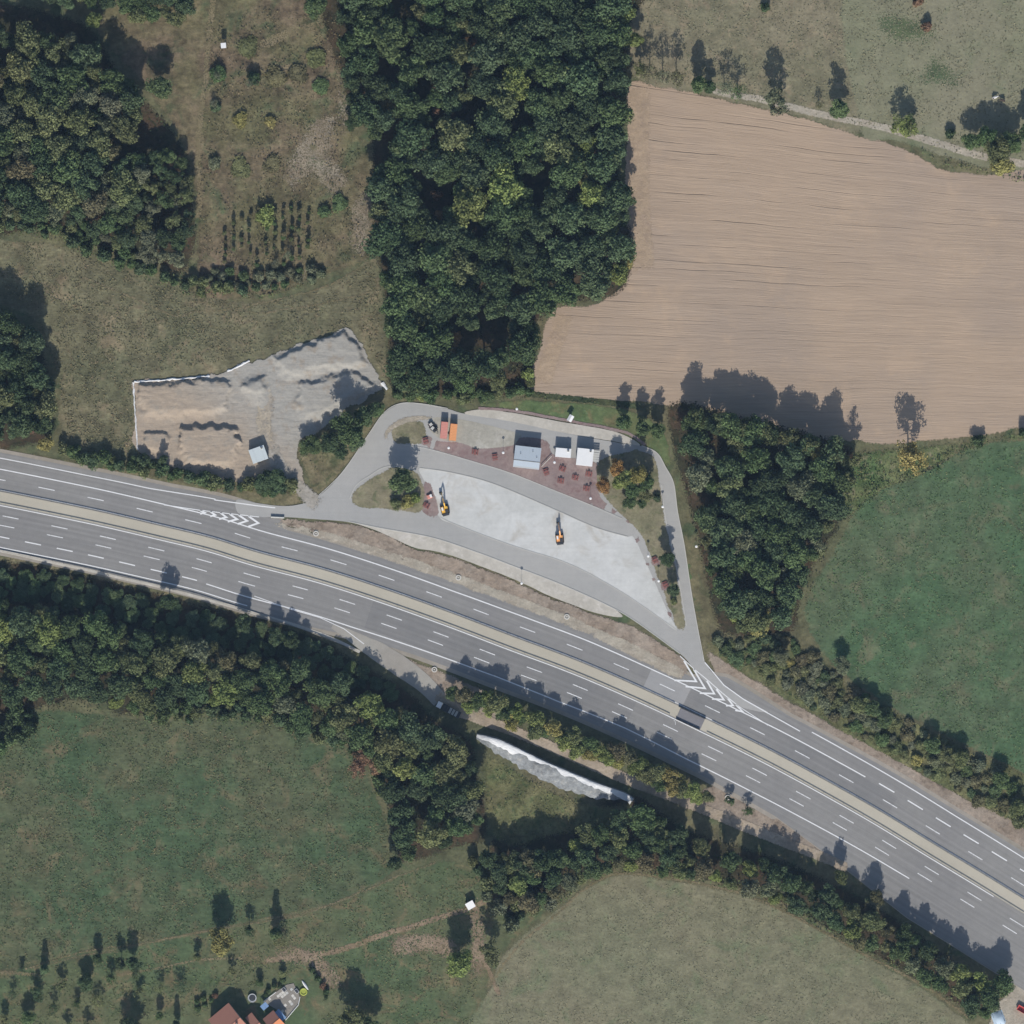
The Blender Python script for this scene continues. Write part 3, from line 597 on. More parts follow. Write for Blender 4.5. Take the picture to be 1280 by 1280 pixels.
# site building with grey mono/duo pitch roof
def site_building():
    r = empty('site_building', V(659, 572, .2), R(-6.5), 'large grey-roofed site building on the red block paving', 'building')
    W, D = 9.4, 7.8
    MB().box(-W/2+.15, W/2-.15, -D/2+.15, D/2-.15, 0, 3.9).build('wall', M_wallgrey, r)
    rf = MB(); yr = -D/2 + 2.6                        # ridge towards the south
    for (ya, za, yb, zb) in ((-D/2, 3.82, yr, 4.3), (yr, 4.3, D/2, 4.1)):
        rf.add([(-W/2,ya,za),(W/2,ya,za),(W/2,yb,zb),(-W/2,yb,zb),(-W/2,ya,za-.12),(W/2,ya,za-.12),(W/2,yb,zb-.12),(-W/2,yb,zb-.12)], [(0,1,2,3),(7,6,5,4),(0,4,5,1),(1,5,6,2),(2,6,7,3),(3,7,4,0)])
    ro = rf.build('roof', M_roofgrey, r)
    MB().box(-W/2, W/2, yr-.12, yr+.12, 4.26, 4.38).build('ridge_cap', M_steel, ro)
    for k in range(8):
        x = -W/2 + .6 + k * (W - 1.2) / 7
        MB().add([(x-.03,yr+.12,4.305),(x+.03,yr+.12,4.305),(x+.03,D/2,4.107),(x-.03,D/2,4.107),(x-.03,yr+.12,4.36),(x+.03,yr+.12,4.36),(x+.03,D/2,4.16),(x-.03,D/2,4.16)], [(4,5,6,7),(0,1,5,4),(1,2,6,5),(2,3,7,6),(3,0,4,7)]).build('roof_seam', M_roofgrey, ro)
    for x, y in ((-2.5, 1.2), (1.8, 2.4), (3.4, .4)): MB().tube([(x, y, 4.05), (x, y, 4.6), (x, y, 4.62), (x, y, 4.75)], [.09, .09, .16, .05], 8).build('vent_pipe', M_dark, ro)
    d_ = MB().box(-.5, .5, -D/2+.05, -D/2+.13, 0, 2.1).build('door', M_dark, r)
    MB().box(.3, .4, -D/2-.02, -D/2+.05, 1.0, 1.1).build('handle', M_steel, d_)
    for x in (-3, 2.6):
        wd = MB().box(x-.6, x+.6, -D/2+.08, -D/2+.14, 1.0, 2.1).build('window', M_white, r); MB().box(x-.52, x+.52, -D/2+.05, -D/2+.078, 1.08, 2.02).build('pane', M_glass, wd)
site_building()
def box_cabin(name, px, py, rz, W, D, H, label, cat, mroof, mwall, nrib=0, group=None, door=True, zb=.2):
    r = empty(name, V(px, py, zb), R(rz), label, cat, group)
    MB().box(-W/2+.06, W/2-.06, -D/2+.06, D/2-.06, .12, H - .12).build('wall', mwall, r)
    MB().box(-W/2+.1, W/2-.1, -D/2+.1, D/2-.1, 0, .118).build('base_frame', M_dark, r)
    rf = MB().bev(-W/2, W/2, -D/2, D/2, H-.118, H, .05).build('roof', mroof, r)
    if nrib:
        for i in range(nrib):
            x = -W/2 + (i + .5) * W / nrib; MB().box(x-.06, x+.06, -D/2+.06, D/2-.06, H+.001, H+.07).build('roof_rib', mroof, rf)
    if door:
        ac = MB().bev(W/2-1.5, W/2-.7, D/2-1.2, D/2-.5, H+.072, H+.5, .05).build('air_conditioner', M_wallgrey, rf); MB().tube([(W/2-1.1, D/2-.85, H+.5), (W/2-1.1, D/2-.85, H+.53)], .25, 12).build('fan_grille', M_dark, ac)
        dd = MB().box(-.45, .45, -D/2-.01, -D/2+.055, .15, 2.1).build('door', M_wallgrey, r); MB().box(.28, .36, -D/2-.06, -D/2-.012, 1.0, 1.1).build('handle', M_dark, dd)
        wd = MB().box(W/2-1.6, W/2-.5, -D/2-.01, -D/2+.055, 1.0, 2.0).build('window', M_white, r); MB().box(W/2-1.52, W/2-.58, -D/2-.03, -D/2-.012, 1.08, 1.92).build('pane', M_glass, wd)
    return r
box_cabin('site_cabin', 704, 566, -5, 5.6, 3.3, 3.0, 'small white flat-roofed site cabin between the grey building and ribbed shed', 'cabin', M_white, M_white)
box_cabin('site_shed', 731, 571.5, -6, 5.9, 6.2, 3.3, 'white ribbed-roof shed beside the orange autumn trees', 'shed', M_white, M_white, 6)
r = empty('lean_to', V(745, 570, .2), R(-6), 'low pale canopy frame leaning on the ribbed white shed', 'canopy')
for x in (-1, 1):
    for y in (-1.9, 1.9): MB().box(x-.05, x+.05, y-.05, y+.05, 0, 2.0).build('post', M_steel, r)
for k in range(5): MB().box(-1.15, 1.15, -2.1 + k*.86, -2.1 + k*.86 + .7, 2.001, 2.05).build('roof_panel', M_wallgrey, r)
def container(px, py, rz, mat, label):
    r = empty('shipping_container', V(px, py, .2), R(rz), label, 'container', 'containers on the storage pad'); W, L, H = 2.44, 6.06, 2.6
    b = MB()
    for sx in (-1, 1):
        for k in range(20):
            y0 = -L/2 + .16 + k * (L - .32) / 20; b.box(min(sx*(W/2-.10), sx*(W/2-.04-.05*(k % 2))), max(sx*(W/2-.10), sx*(W/2-.04-.05*(k % 2))), y0, y0 + (L-.32)/20, .16, H-.12)
    b.box(-W/2+.08, W/2-.08, L/2-.12, L/2-.05, .16, H-.12); b.build('wall', mat, r)
    fr = MB()
    for sx in (-1, 1):
        for sy in (-1, 1): fr.box(sx*W/2-.08 if sx > 0 else -W/2, W/2 if sx > 0 else -W/2+.08, sy*L/2-.1 if sy > 0 else -L/2, L/2 if sy > 0 else -L/2+.1, 0, H)
        fr.box(W/2-.09 if sx > 0 else -W/2+.01, W/2-.01 if sx > 0 else -W/2+.09, -L/2+.1, L/2-.1, H-.12, H-.005); fr.box(W/2-.09 if sx > 0 else -W/2+.01, W/2-.01 if sx > 0 else -W/2+.09, -L/2+.1, L/2-.1, .02, .16)
    fr.box(-W/2+.08, W/2-.08, -L/2+.01, -L/2+.09, H-.13, H-.006); fr.box(-W/2+.08, W/2-.08, L/2-.09, L/2-.01, H-.13, H-.006); fr.build('frame', mat, r)
    rf = MB(); rf.box(-W/2+.09, W/2-.09, -L/2+.09, L/2-.09, H-.09, H-.05); rf = rf.build('roof', mat, r)
    for k in range(10):
        y0 = -L/2 + .3 + k * .56; MB().bev(-W/2+.2, W/2-.2, y0, y0+.32, H-.049, H-.015, .012).build('roof_corrugation', mat, rf)
    for sx in (-1, 1):
        dd = MB().box(min(sx*.01, sx*(W/2-.09)), max(sx*.01, sx*(W/2-.09)), -L/2+.03, -L/2+.08, .16, H-.14).build('door', mat, r)
        MB().tube([(sx*.3, -L/2-.0, .2), (sx*.3, -L/2-.0, H-.2)], .02, 6).build('lock_bar', M_steel, dd)
container(555.2, 538, -5, M_salmon, 'salmon pink shipping container standing next to an orange one')
container(566.6, 540.5, -6, M_orange, 'bright orange shipping container standing on the storage pad')
box_cabin('yard_cabin', 323.5, 568, 20, 5.8, 5.2, 2.7, 'grey-white roofed cabin standing at the mouth of the spoil yard', 'cabin', flat_mat('pale_roof', col(196,204,204), .5, .08), M_wallgrey, 2, zb=.35)
# field hut
r = empty('field_hut', V(588, 1131, .1), R(30), 'small white-roofed hut on bare earth in the orchard meadow', 'hut')
MB().box(-1.3, 1.3, -1.1, 1.1, 0, 2.0).build('wall', M_wood, r)
MB().add([(-1.5,-1.3,2.001),(1.5,-1.3,2.001),(1.5,1.3,2.4),(-1.5,1.3,2.4),(-1.5,-1.3,2.08),(1.5,-1.3,2.08),(1.5,1.3,2.48),(-1.5,1.3,2.48)], [(0,3,2,1),(4,5,6,7),(0,1,5,4),(1,2,6,5),(2,3,7,6),(3,0,4,7)]).build('roof', M_white, r)
MB().box(-.4, .4, -1.14, -1.101, .05, 1.8).build('door', M_dark, r)
# hunting stand
r = empty('hunting_stand', V(280, 58, .1), R(5), 'white-roofed hunting stand on legs beside the mown path', 'hunting stand')
for x in (-.7, .7):
    for y in (-.7, .7): MB().tube([(x*1.25, y*1.25, 0), (x, y, 2.4)], .07, 6).build('leg', M_wood, r)
MB().box(-.8, .8, -.8, .8, 2.4, 2.5).build('floor', M_wood, r)
for (a, b, c, d2) in ((-.8,.8,-.8,-.74),(-.8,.8,.74,.8),(-.8,-.74,-.739,.739),(.74,.8,-.739,.739)): MB().box(a, b, c, d2, 2.501, 3.5).build('wall_panel', M_wood, r)
MB().bev(-.95, .95, -.95, .95, 3.85, 3.95, .03).build('roof', M_white, r)
for x in (-.75, .75):
    for y in (-.75, .75): MB().box(x-.04, x+.04, y-.04, y+.04, 3.5, 3.849).build('post', M_wood, r)
ld = MB()
for x in (-.25, .25): ld.tube([(x, -1.8, 0), (x, -.8, 2.45)], .04, 6)
for k in range(7): ld.tube([(-.25, -1.8 + k*.14, .3 + k*.32), (.25, -1.8 + k*.14, .3 + k*.32)], .03, 6)
ld.build('ladder', M_wood, r)

# houses at the bottom
def house(name, px, py, ang, L, D, he, hr, label, mt, ntile, mt_lit=None, chim=True):
    r = empty(name, V(px, py, .1), R(ang), label, 'house')      # ridge along local x
    MB().box(-L/2+.4, L/2-.4, -D/2+.5, D/2-.5, 0, he).add([(-L/2+.4,-D/2+.5,he),(-L/2+.4,D/2-.5,he),(-L/2+.4,0,hr-.35)], [(0,1,2)]).add([(L/2-.4,-D/2+.5,he),(L/2-.4,D/2-.5,he),(L/2-.4,0,hr-.35)], [(0,2,1)]).build('wall', M_plaster, r)
    for sgn in (1, -1):
        m = mt if sgn > 0 or not mt_lit else mt_lit
        y0, z0, y1, z1 = sgn*D/2, he - .25, 0, hr
        f = [(0,1,2,3),(7,6,5,4),(0,4,5,1),(1,5,6,2),(2,6,7,3),(3,7,4,0)]
        vs = [(-L/2,y0,z0),(L/2,y0,z0),(L/2,y1,z1),(-L/2,y1,z1),(-L/2,y0,z0-.15),(L/2,y0,z0-.15),(L/2,y1,z1-.15),(-L/2,y1,z1-.15)]
        rf = MB().add(vs, f).build('roof', m, r)
        for k in range(ntile):                      # overlapping tile courses
            a, b = k / ntile, (k + 1) / ntile; ya, yb = y0*(1-a), y0*(1-b); za, zb = z0 + (hr-z0)*a, z0 + (hr-z0)*b
            MB().add([(-L/2+.02,ya,za+.07),(L/2-.02,ya,za+.07),(L/2-.02,yb,zb+.015),(-L/2+.02,yb,zb+.015),(-L/2+.02,ya,za+.002),(L/2-.02,ya,za+.002)], [(0,1,2,3),(4,5,1,0)]).build('tile_course', m, rf)
    MB().tube([(-L/2, 0, hr+.04), (L/2, 0, hr+.04)], .11, 8).build('ridge_tile', m, r)
    if chim:
        c = MB().box(L*.2, L*.2+.6, -1.4, -.8, hr-1.2, hr+.9).build('chimney', M_tile, r); MB().box(L*.2-.06, L*.2+.66, -1.46, -.74, hr+.901, hr+1.0).build('chimney_cap', M_conc3, c)
    for x in (-L/4, L/4):
        wd = MB().box(x-.6, x+.6, D/2-.51, D/2-.44, 1.0, 2.2).build('window', M_white, r); MB().box(x-.5, x+.5, D/2-.439, D/2-.42, 1.08, 2.12).build('pane', M_glass, wd)
    return r
house('house', 288.5, 1280.5, 40, 9.6, 13.2, 4.2, 7.0, 'large house with brown-red tiled roof beside the paved terrace', M_tile, 14)
house('annex_house', 343.5, 1277, 40, 5.0, 7.2, 3.0, 4.9, 'small annex with brown-red tiled roof, sunlit slope coloured orange, adjoining the paved terrace', M_tile, 8, M_tile_lit, False)
house('porch_house', 321, 1280, 40, 3.0, 9.0, 2.8, 4.6, 'narrow red-brown tiled porch roof between the big house and annex', M_tile, 8, None, False)
r = empty('terrace', V(352, 1251, .1), R(38), 'grey slab terrace with pale planting frames beside the annex', 'terrace')
M_slab = flat_mat('terrace_slab', col(142, 136, 126), .85, .3, 2)
TP = PP([(329,1252),(345,1240),(358,1231),(367,1229),(375,1246),(373,1256),(357,1275),(346,1262)]); cx, cy = P(352, 1251); ca, sa = math.cos(R(-38)), math.sin(R(-38))
TL = [((x-cx)*ca - (y-cy)*sa, (x-cx)*sa + (y-cy)*ca) for x, y in TP]
k = len(TL); MB().add([(x, y, 0) for x, y in TL] + [(x, y, .14) for x, y in TL], [tuple(range(k-1, -1, -1)), tuple(range(k, 2*k))] + [(i, (i+1) % k, k+(i+1) % k, k+i) for i in range(k)]).build('deck', M_slab, r)
TLa = np.array(TL)
for i in range(-9, 10):
    for j in range(-8, 9):
        q = np.array([[i*1.05 + .1, j*1.05]]);
        if inside(q, TLa)[0] and dist_poly(q, TLa)[0] > .65:
            MB().bev(q[0][0]-.47, q[0][0]+.47, q[0][1]-.47, q[0][1]+.47, .141, .18 + .02*random.random(), .012).build('slab', random.choice((M_slab, M_slab, M_wallgrey, M_conc3)) if random.random() < .4 else M_slab, r)
for i in range(k):
    a, b = Vector(TL[i]), Vector(TL[(i+1) % k])
    if i in (0, 4, 5): MB().tube([(a.x, a.y, .5), (b.x, b.y, .5)], .12, 6).build('rail', M_white, r)
for i, (px, py) in enumerate(((355,1237),(371,1239))):
    q = empty('planter_box', V(px, py, .28), R(38), ('white planter box at the meadow corner of the terrace', 'white planter box beside the lime-green pool')[i], 'planter')
    MB().box(-.6, .6, -.8, .8, 0, .5).build('box', M_white, q); MB().box(-.5, .5, -.7, .7, .501, .54).build('soil', M_dark, q)
def blue_roof(px, py, W, D, label):
    q = empty('blue_canopy', V(px, py, .25), R(40), label, 'canopy')
    for x in (-W/2+.1, W/2-.1):
        for y in (-D/2+.1, D/2-.1): MB().box(x-.04, x+.04, y-.04, y+.04, 0, 2.2).build('post', M_steel, q)
    nn_ = max(2, int(W / .9))
    for i in range(nn_): MB().box(-W/2 + i*W/nn_ + .02, -W/2 + (i+1)*W/nn_ - .02, -D/2, D/2, 2.201, 2.25).build('roof_panel', M_blue, q)
blue_roof(331, 1257, 2.6, 2.0, 'small blue-grey canopy beside the narrow porch roof'); blue_roof(351, 1268, 2.0, 4.2, 'long blue-grey canopy along the terrace edge of the annex')
# trampoline
r = empty('trampoline', V(315.5, 1247, .1), 0, 'round netted trampoline in the shade beside the big house', 'trampoline')
ring = lambda rr, z, n=24: [(rr*math.cos(i*2*math.pi/n), rr*math.sin(i*2*math.pi/n), z) for i in range(n+1)]
MB().tube(ring(1.5, .8), .06, 8, False).build('frame_ring', M_steel, r); MB().add([p for p in ring(1.2, .8)[:-1]], [tuple(range(24))]).build('jump_mat', M_dark, r)
pd = []; 
for i in range(24): pd.append((i, (i+1) % 24, 24 + (i+1) % 24, 24 + i))
MB().add(ring(1.2, .83)[:-1] + ring(1.46, .83)[:-1], [f[::-1] for f in pd]).build('edge_pad', flat_mat('grey_pad', col(180,186,190), .7), r)
for i in range(6):
    a = i*math.pi/3; MB().tube([(1.5*math.cos(a), 1.5*math.sin(a), 0), (1.55*math.cos(a), 1.55*math.sin(a), 2.4)], .035, 6).build('pole', M_steel, r)
MB().tube(ring(1.55, 2.4), .03, 6, False).build('net_ring', M_white, r)
# paddling pool, canoe, tractor-like mower
r = empty('paddling_pool', V(379.5, 1239.5, .1), 0, 'lime-green round paddling pool on the lawn beside the terrace', 'pool')
MB().tube(ring(1.15, .3), .28, 10, False).build('rim', M_lime, r, True); MB().add(ring(1.1, .3)[:-1], [tuple(range(24))]).build('water', M_lime, r)
r = empty('canoe', V(381.5, 1231.5, .12), R(125), 'upturned white canoe lying by the hedge beside the pool', 'canoe')
prof = [(-2.1,.04,.3),(-1.7,.25,.38),(-1,.42,.45),(0,.5,.48),(1,.42,.45),(1.7,.25,.38),(2.1,.04,.3)]; vs = []; 
for x, wd, h in prof: vs += [(x, wd*math.cos(a), h*math.sin(a)) for a in np.linspace(0, math.pi, 9)]
MB().add(vs, [(i*9+j, (i+1)*9+j, (i+1)*9+j+1, i*9+j+1) for i in range(6) for j in range(8)]).build('hull', M_white, r, True)
MB().tube([(-2.05,0,.32),(-1,0,.47),(0,0,.5),(1,0,.47),(2.05,0,.32)], .03, 6).build('keel', M_wallgrey, r)

# ------------------------------------------------------------------ vehicles and machines
def wheel(parent, x, y, rad, wd, name='wheel'):
    w_ = MB().tube([(x, y - wd/2, rad), (x, y + wd/2, rad)], rad, 16).build(name, M_black, parent, False)
    MB().tube([(x, y - wd/2 - .01, rad), (x, y + wd/2 + .01, rad)], rad*.55, 12).build('rim', M_steel, w_); return w_
def excavator(px, py, rz, mbody, label, pose):
    r = empty('excavator', V(px, py, .2), R(rz), label, 'excavator', 'excavators on the lorry apron')   # boom along +x
    for sy in (-1, 1):
        pts = [(1.75*math.cos(a)*(1 if True else 1), 0, .42 + .42*math.sin(a)) for a in np.linspace(math.pi/2, -math.pi/2, 7)]
        side = [(1.35 + .42*math.cos(a), .42 + .42*math.sin(a)) for a in np.linspace(math.pi/2, -math.pi/2, 7)] + [(-1.35 - .42*math.cos(a), .42 + .42*math.sin(a)) for a in np.linspace(-math.pi/2, math.pi/2, 7)]
        n_ = len(side); y0, y1 = sy*1.15 - .28, sy*1.15 + .28
        tr = MB().add([(x, y0, z) for x, z in side] + [(x, y1, z) for x, z in side], [tuple(range(n_)), tuple(range(2*n_-1, n_-1, -1))] + [(i, n_+i, n_+(i+1) % n_, (i+1) % n_) for i in range(n_)]).build('track', M_black, r)
        for k in range(12): MB().box(-1.5 + k*.26, -1.4 + k*.26, y0-.02, y1+.02, .841, .88).build('track_pad', M_dark, tr)
    MB().box(-.8, .8, -.86, .86, .35, .75).build('undercarriage', M_dark, r); MB().tube([(0,0,.75),(0,0,.95)], .7, 16).build('turntable', M_dark, r)
    b = MB().bev(-2.0, 1.1, -1.2, 1.2, .95, 1.75, .12).build('body', mbody, r)
    MB().bev(-2.3, -1.3, -1.2, 1.2, 1.0, 2.05, .15).build('counterweight', M_dark, b)
    MB().bev(-1.2, -.1, -1.1, .0, 1.751, 2.05, .08).build('engine_cover', M_dark, b)
    c = MB().bev(-.4, 1.2, .3, 1.2, 1.752, 2.75, .12).build('cab', mbody, r)
    MB().box(1.201, 1.215, .4, 1.1, 1.85, 2.6).build('windscreen', M_glass, c); MB().box(-.25, 1.05, 1.201, 1.215, 1.85, 2.6).build('side_window', M_glass, c); MB().box(-.2, .9, .45, 1.05, 2.751, 2.765).build('roof_hatch', M_white, c)
    def beam(p, q, w0, h0, h1, name, mat, par):
        p, q = Vector(p), Vector(q); t = (q - p).normalized(); u = t.cross(Vector((0, 1, 0))).normalized(); y = Vector((0, w0, 0)); vs = []
        for base, h in ((p, h0), (q, h1)): vs += [base - y - u*h, base + y - u*h, base + y + u*h, base - y + u*h]
        return MB().add(vs, [(3,2,1,0),(4,5,6,7),(0,1,5,4),(1,2,6,5),(2,3,7,6),(3,0,4,7)]).build(name, mat, par)
    A, B, Cc, Dd = [Vector(p) for p in pose]
    bm_ = beam(A, B, .2, .28, .34, 'boom', mbody, r); beam(B, Cc, .19, .34, .24, 'boom_end', mbody, bm_); st = beam(Cc + Vector((0,0,.1)), Dd, .15, .26, .16, 'stick', mbody, r)
    MB().tube([A + Vector((.5, .28, -.2)), (A+B)/2 + Vector((.5, .28, -.1))], .08, 8).build('cylinder', M_steel, bm_); MB().tube([A + Vector((.5, -.28, -.2)), (A+B)/2 + Vector((.5, -.28, -.1))], .08, 8).build('cylinder', M_steel, bm_)
    MB().tube([B + Vector((0,0,.45)), Cc + Vector((.2,0,.45))], .08, 8).build('cylinder', M_steel, st)
    bk = [(Dd.x + dx, Dd.z + dz) for dx, dz in ((0,.15),(.35,-.05),(.45,-.5),(.1,-.95),(-.55,-1.0),(-.75,-.75),(-.3,-.6),(-.15,-.3))]; n_ = len(bk)
    MB().add([(x, -.5, z) for x, z in bk] + [(x, .5, z) for x, z in bk], [tuple(range(n_)), tuple(range(2*n_-1, n_-1, -1))] + [(i, n_+i, n_+(i+1) % n_, (i+1) % n_) for i in range(n_)]).build('bucket', M_dark, r)
excavator(699.5, 673, 97, flat_mat('excavator_orange', col(232,168,104), .5, .12), 'orange excavator with its arm reaching out on the pale apron', [(.9,-.3,1.6),(2.9,-.3,3.3),(4.4,-.3,3.1),(5.6,-.3,1.2)])
excavator(556, 637, 104, M_yellow, 'yellow excavator with long thin arm beside the grass island', [(.9,-.3,1.6),(2.6,-.3,3.6),(4.2,-.3,3.7),(6.2,-.3,1.2)])
def truck():
    r = empty('flatbed_truck', V(562, 887.5, .18), R(-28), 'white-cabbed flatbed truck loaded with pale panels in the shade', 'truck')
    MB().box(-4.2, 3.6, -.45, .45, .6, .9).build('chassis', M_dark, r)
    c = MB().bev(-5.0, -3.2, -1.15, 1.15, .6, 2.8, .2).build('cab', M_white, r)
    MB().box(-5.015, -5.001, -1.0, 1.0, 1.7, 2.5).build('windscreen', M_glass, c)
    for sy in (-1, 1):
        MB().box(-4.7, -3.8, sy*1.16-.008, sy*1.16+.008, 1.7, 2.4).build('side_window', M_glass, c); MB().box(-5.03, -5.001, sy*.85-.15, sy*.85+.15, .8, 1.0).build('headlight', M_white, c)
        MB().box(-5.0, -4.9, sy*1.3-.1, sy*1.3+.1, 1.8, 2.3).build('mirror', M_black, c)
    bd = MB().box(-2.9, 4.2, -1.2, 1.2, .95, 1.1).build('bed', M_dark, r)
    for sy in (-1, 1): MB().box(-2.9, 4.2, sy*1.2-.03, sy*1.2+.03, 1.101, 1.5).build('side_board', M_dark, bd)
    MB().box(-2.96, -2.901, -1.2, 1.2, .95, 2.2).build('headboard', M_dark, bd)
    for x in (-4.1, 1.4, 2.7):
        for sy in (-1, 1): wheel(r, x, sy*.98, .5, .3)
truck()
for k in range(5):
    q = V(562, 887.5, 1.29); off = Matrix.Rotation(R(-28), 3, 'Z') @ Vector((-2.1 + k*1.2, 0, 0))
    p = empty('panel_crate', q + off, R(-28), 'pale slatted panel crate on the bed of the shaded truck', 'crate', 'panel crates on the flatbed truck')
    MB().box(-.42, .42, -1.05, 1.05, 0, .12).build('pallet', M_wood, p)
    for j in range(3): MB().bev(-.42 + j*.29, -.42 + j*.29 + .25, -1.05, 1.05, .121, .6 if k > 1 else .3, .03).build('panel', M_wallgrey if k > 1 else M_dark, p)
# plant trailer with gear west of the containers
def trailer():
    r = empty('plant_trailer', V(541, 534, .2), R(-52), 'small dark plant trailer loaded with gear beside the pink container', 'trailer')
    MB().box(-1.9, 1.9, -.9, .9, .55, .68).build('bed', M_dark, r); MB().tube([(1.9, .5, .6), (3.1, 0, .55)], .05, 6).build('drawbar', M_dark, r); MB().tube([(1.9, -.5, .6), (3.1, 0, .55)], .05, 6).build('drawbar', M_dark, r)
    for x in (-.5, .4):
        for sy in (-1, 1): wheel(r, x, sy*1.05, .33, .2)
    MB().tube([(3.05, 0, 0), (3.05, 0, .55)], .04, 6).build('jockey_leg', M_steel, r)
trailer()
for i, (dx, dy, m, lb) in enumerate(((-1.2, .1, M_salmon, 'red barrier boards stacked on the small plant trailer'), (.2, -.2, M_white, 'white barrier boards stacked on the small plant trailer'), (1.3, .2, M_dark, 'dark tool chest strapped on the small plant trailer'))):
    q = empty('barrier_stack' if i < 2 else 'tool_chest', V(541, 534, .885) + Matrix.Rotation(R(-52), 3, 'Z') @ Vector((dx, dy, 0)), R(-52 + 10*i), lb, 'boards' if i < 2 else 'chest')
    for j in range(4): MB().bev(-.5, .5, -.6 + .02*j, .6 - .03*j, j*.14 + .001, j*.14 + .12, .02).build('board' if i < 2 else 'drawer', m if j % 2 == 0 else M_wallgrey if i < 2 else M_black, q)
# tarp-covered pallet by the western apron
r = empty('covered_pallet', V(537, 620.5, .22), R(20), 'orange and white tarp-covered pallet beside the grass island', 'pallet')
for j in range(4): MB().box(-1.0, 1.0, -.8 + j*.45, -.55 + j*.45, 0, .14).build('pallet_board', M_wood, r)
MB().bev(-.95, .95, -.75, .75, .141, .8, .25).build('tarp', M_salmon, r); MB().bev(.1, .9, -.5, .6, .801, .95, .05).build('white_bundle', M_white, r)

# ------------------------------------------------------------------ picnic tables, lamps, manholes, barriers
def picnic(px, py, rz, label, z=.22):
    r = empty('picnic_table', V(px, py, z), R(rz), label, 'picnic table', 'picnic tables on the rest area')
    for k in range(4): MB().box(-.95, .95, -.42 + k*.215, -.42 + k*.215 + .195, .72, .77).build('table_plank', M_redwood, r)
    for sy in (-1, 1):
        b = MB().box(-.95, .95, sy*.95-.17, sy*.95+.17, .42, .47).build('bench', M_redwood, r)
    for x in (-.65, .65):
        MB().box(x-.05, x+.05, -1.05, 1.05, .33, .419).build('crossbar', M_redwood, r)
        for sy in (-1, 1): MB().add([(x-.05,sy*.75-.05,0),(x+.05,sy*.75-.05,0),(x+.05,sy*.75+.05,0),(x-.05,sy*.75+.05,0),(x-.05,sy*.3-.05,.719),(x+.05,sy*.3-.05,.719),(x+.05,sy*.3+.05,.719),(x-.05,sy*.3+.05,.719)], [(0,3,2,1),(4,5,6,7),(0,1,5,4),(1,2,6,5),(2,3,7,6),(3,0,4,7)]).build('leg', M_redwood, r)
LBT = 'red-brown picnic table with benches on the block paving south of the cabins'
for px, py, rz in ((682.5,590,20),(703,586,70),(701,601,80),(719,597,75),(736,592.5,80),(733,610.5,80)): picnic(px, py, rz, LBT)
picnic(594, 565, 80, 'red-brown picnic table on the paving south of the storage pad'); picnic(618.5, 571.5, 10, 'red-brown picnic table on the paving beside the grey site building')
picnic(532, 551, 15, 'red-brown picnic table beside the western grass island'); picnic(533, 632, 60, 'red-brown picnic table beside the yellow excavator')
picnic(818.5, 700, 25, 'red-brown picnic table on the eastern island beside a tall lamp'); picnic(831.5, 731, 25, 'red-brown picnic table under the slim eastern island tree')
for k, (px, py) in enumerate(((532,551),(819,701),(831,732))): sheet('paved_patch', [(px-5,py-5),(px+5,py-4),(px+6,py+5),(px-4,py+6)], .235, M_red, 1.5, .1)
def lamp(px, py, label, z=.2, h=3.8, group='white-topped lamp posts on the rest area'):
    r = empty('lamp_post', V(px, py, z), 0, label, 'lamp post', group)
    MB().tube([(0,0,0),(0,0,.3),(0,0,.31),(0,0,h)], [.12,.12,.06,.045], 8).build('pole', M_steel, r)
    ring_ = [(0,0,h-.05),(0,0,h+.05),(0,0,h+.2),(0,0,h+.32),(0,0,h+.38)]; MB().tube(ring_, [.12,.4,.48,.38,.06], 14).build('lamp_head', M_white, r)
for px, py, lb in ((561,560,'white-topped lamp post on the paving south of the orange container'),(693,578,'white-topped lamp post on the paving beside the small white cabin'),(738,623,'white-topped lamp post at the road end of the block paving'),
                   (646,511.5,'white-topped lamp post at the grass bank behind the grey building'),(629,566,'white-topped lamp post on the paving by the storage pad'),(810,695,'white-topped lamp post by the upper picnic table of the eastern island'),
                   (823,726,'white-topped lamp post by the lower picnic table of the eastern island'),(870,683,'white-topped lamp post in grass at the right-hand wood edge'),(828,633.5,'white-topped lamp post between eastern island and bend road'),(652,729,'white-topped lamp post on the soil bank beside the motorway')):
    lamp(px, py, lb)
r = empty('information_board', V(713, 523, .1), R(60), 'white information board shelter on the grass bank behind the cabins', 'notice board')
for x in (-.9, .9): MB().box(x-.06, x+.06, -.06, .06, 0, 2.2).build('post', M_wood, r)
MB().box(-.84, .84, -.04, .04, .9, 1.9).build('board', M_white, r); MB().add([(-1.2,-.9,2.201),(1.2,-.9,2.201),(1.2,0,2.6),(-1.2,0,2.6),(-1.2,.9,2.201),(1.2,.9,2.201)], [(0,1,2,3),(3,2,5,4),(0,4,5,1)]).build('roof', M_white, r)
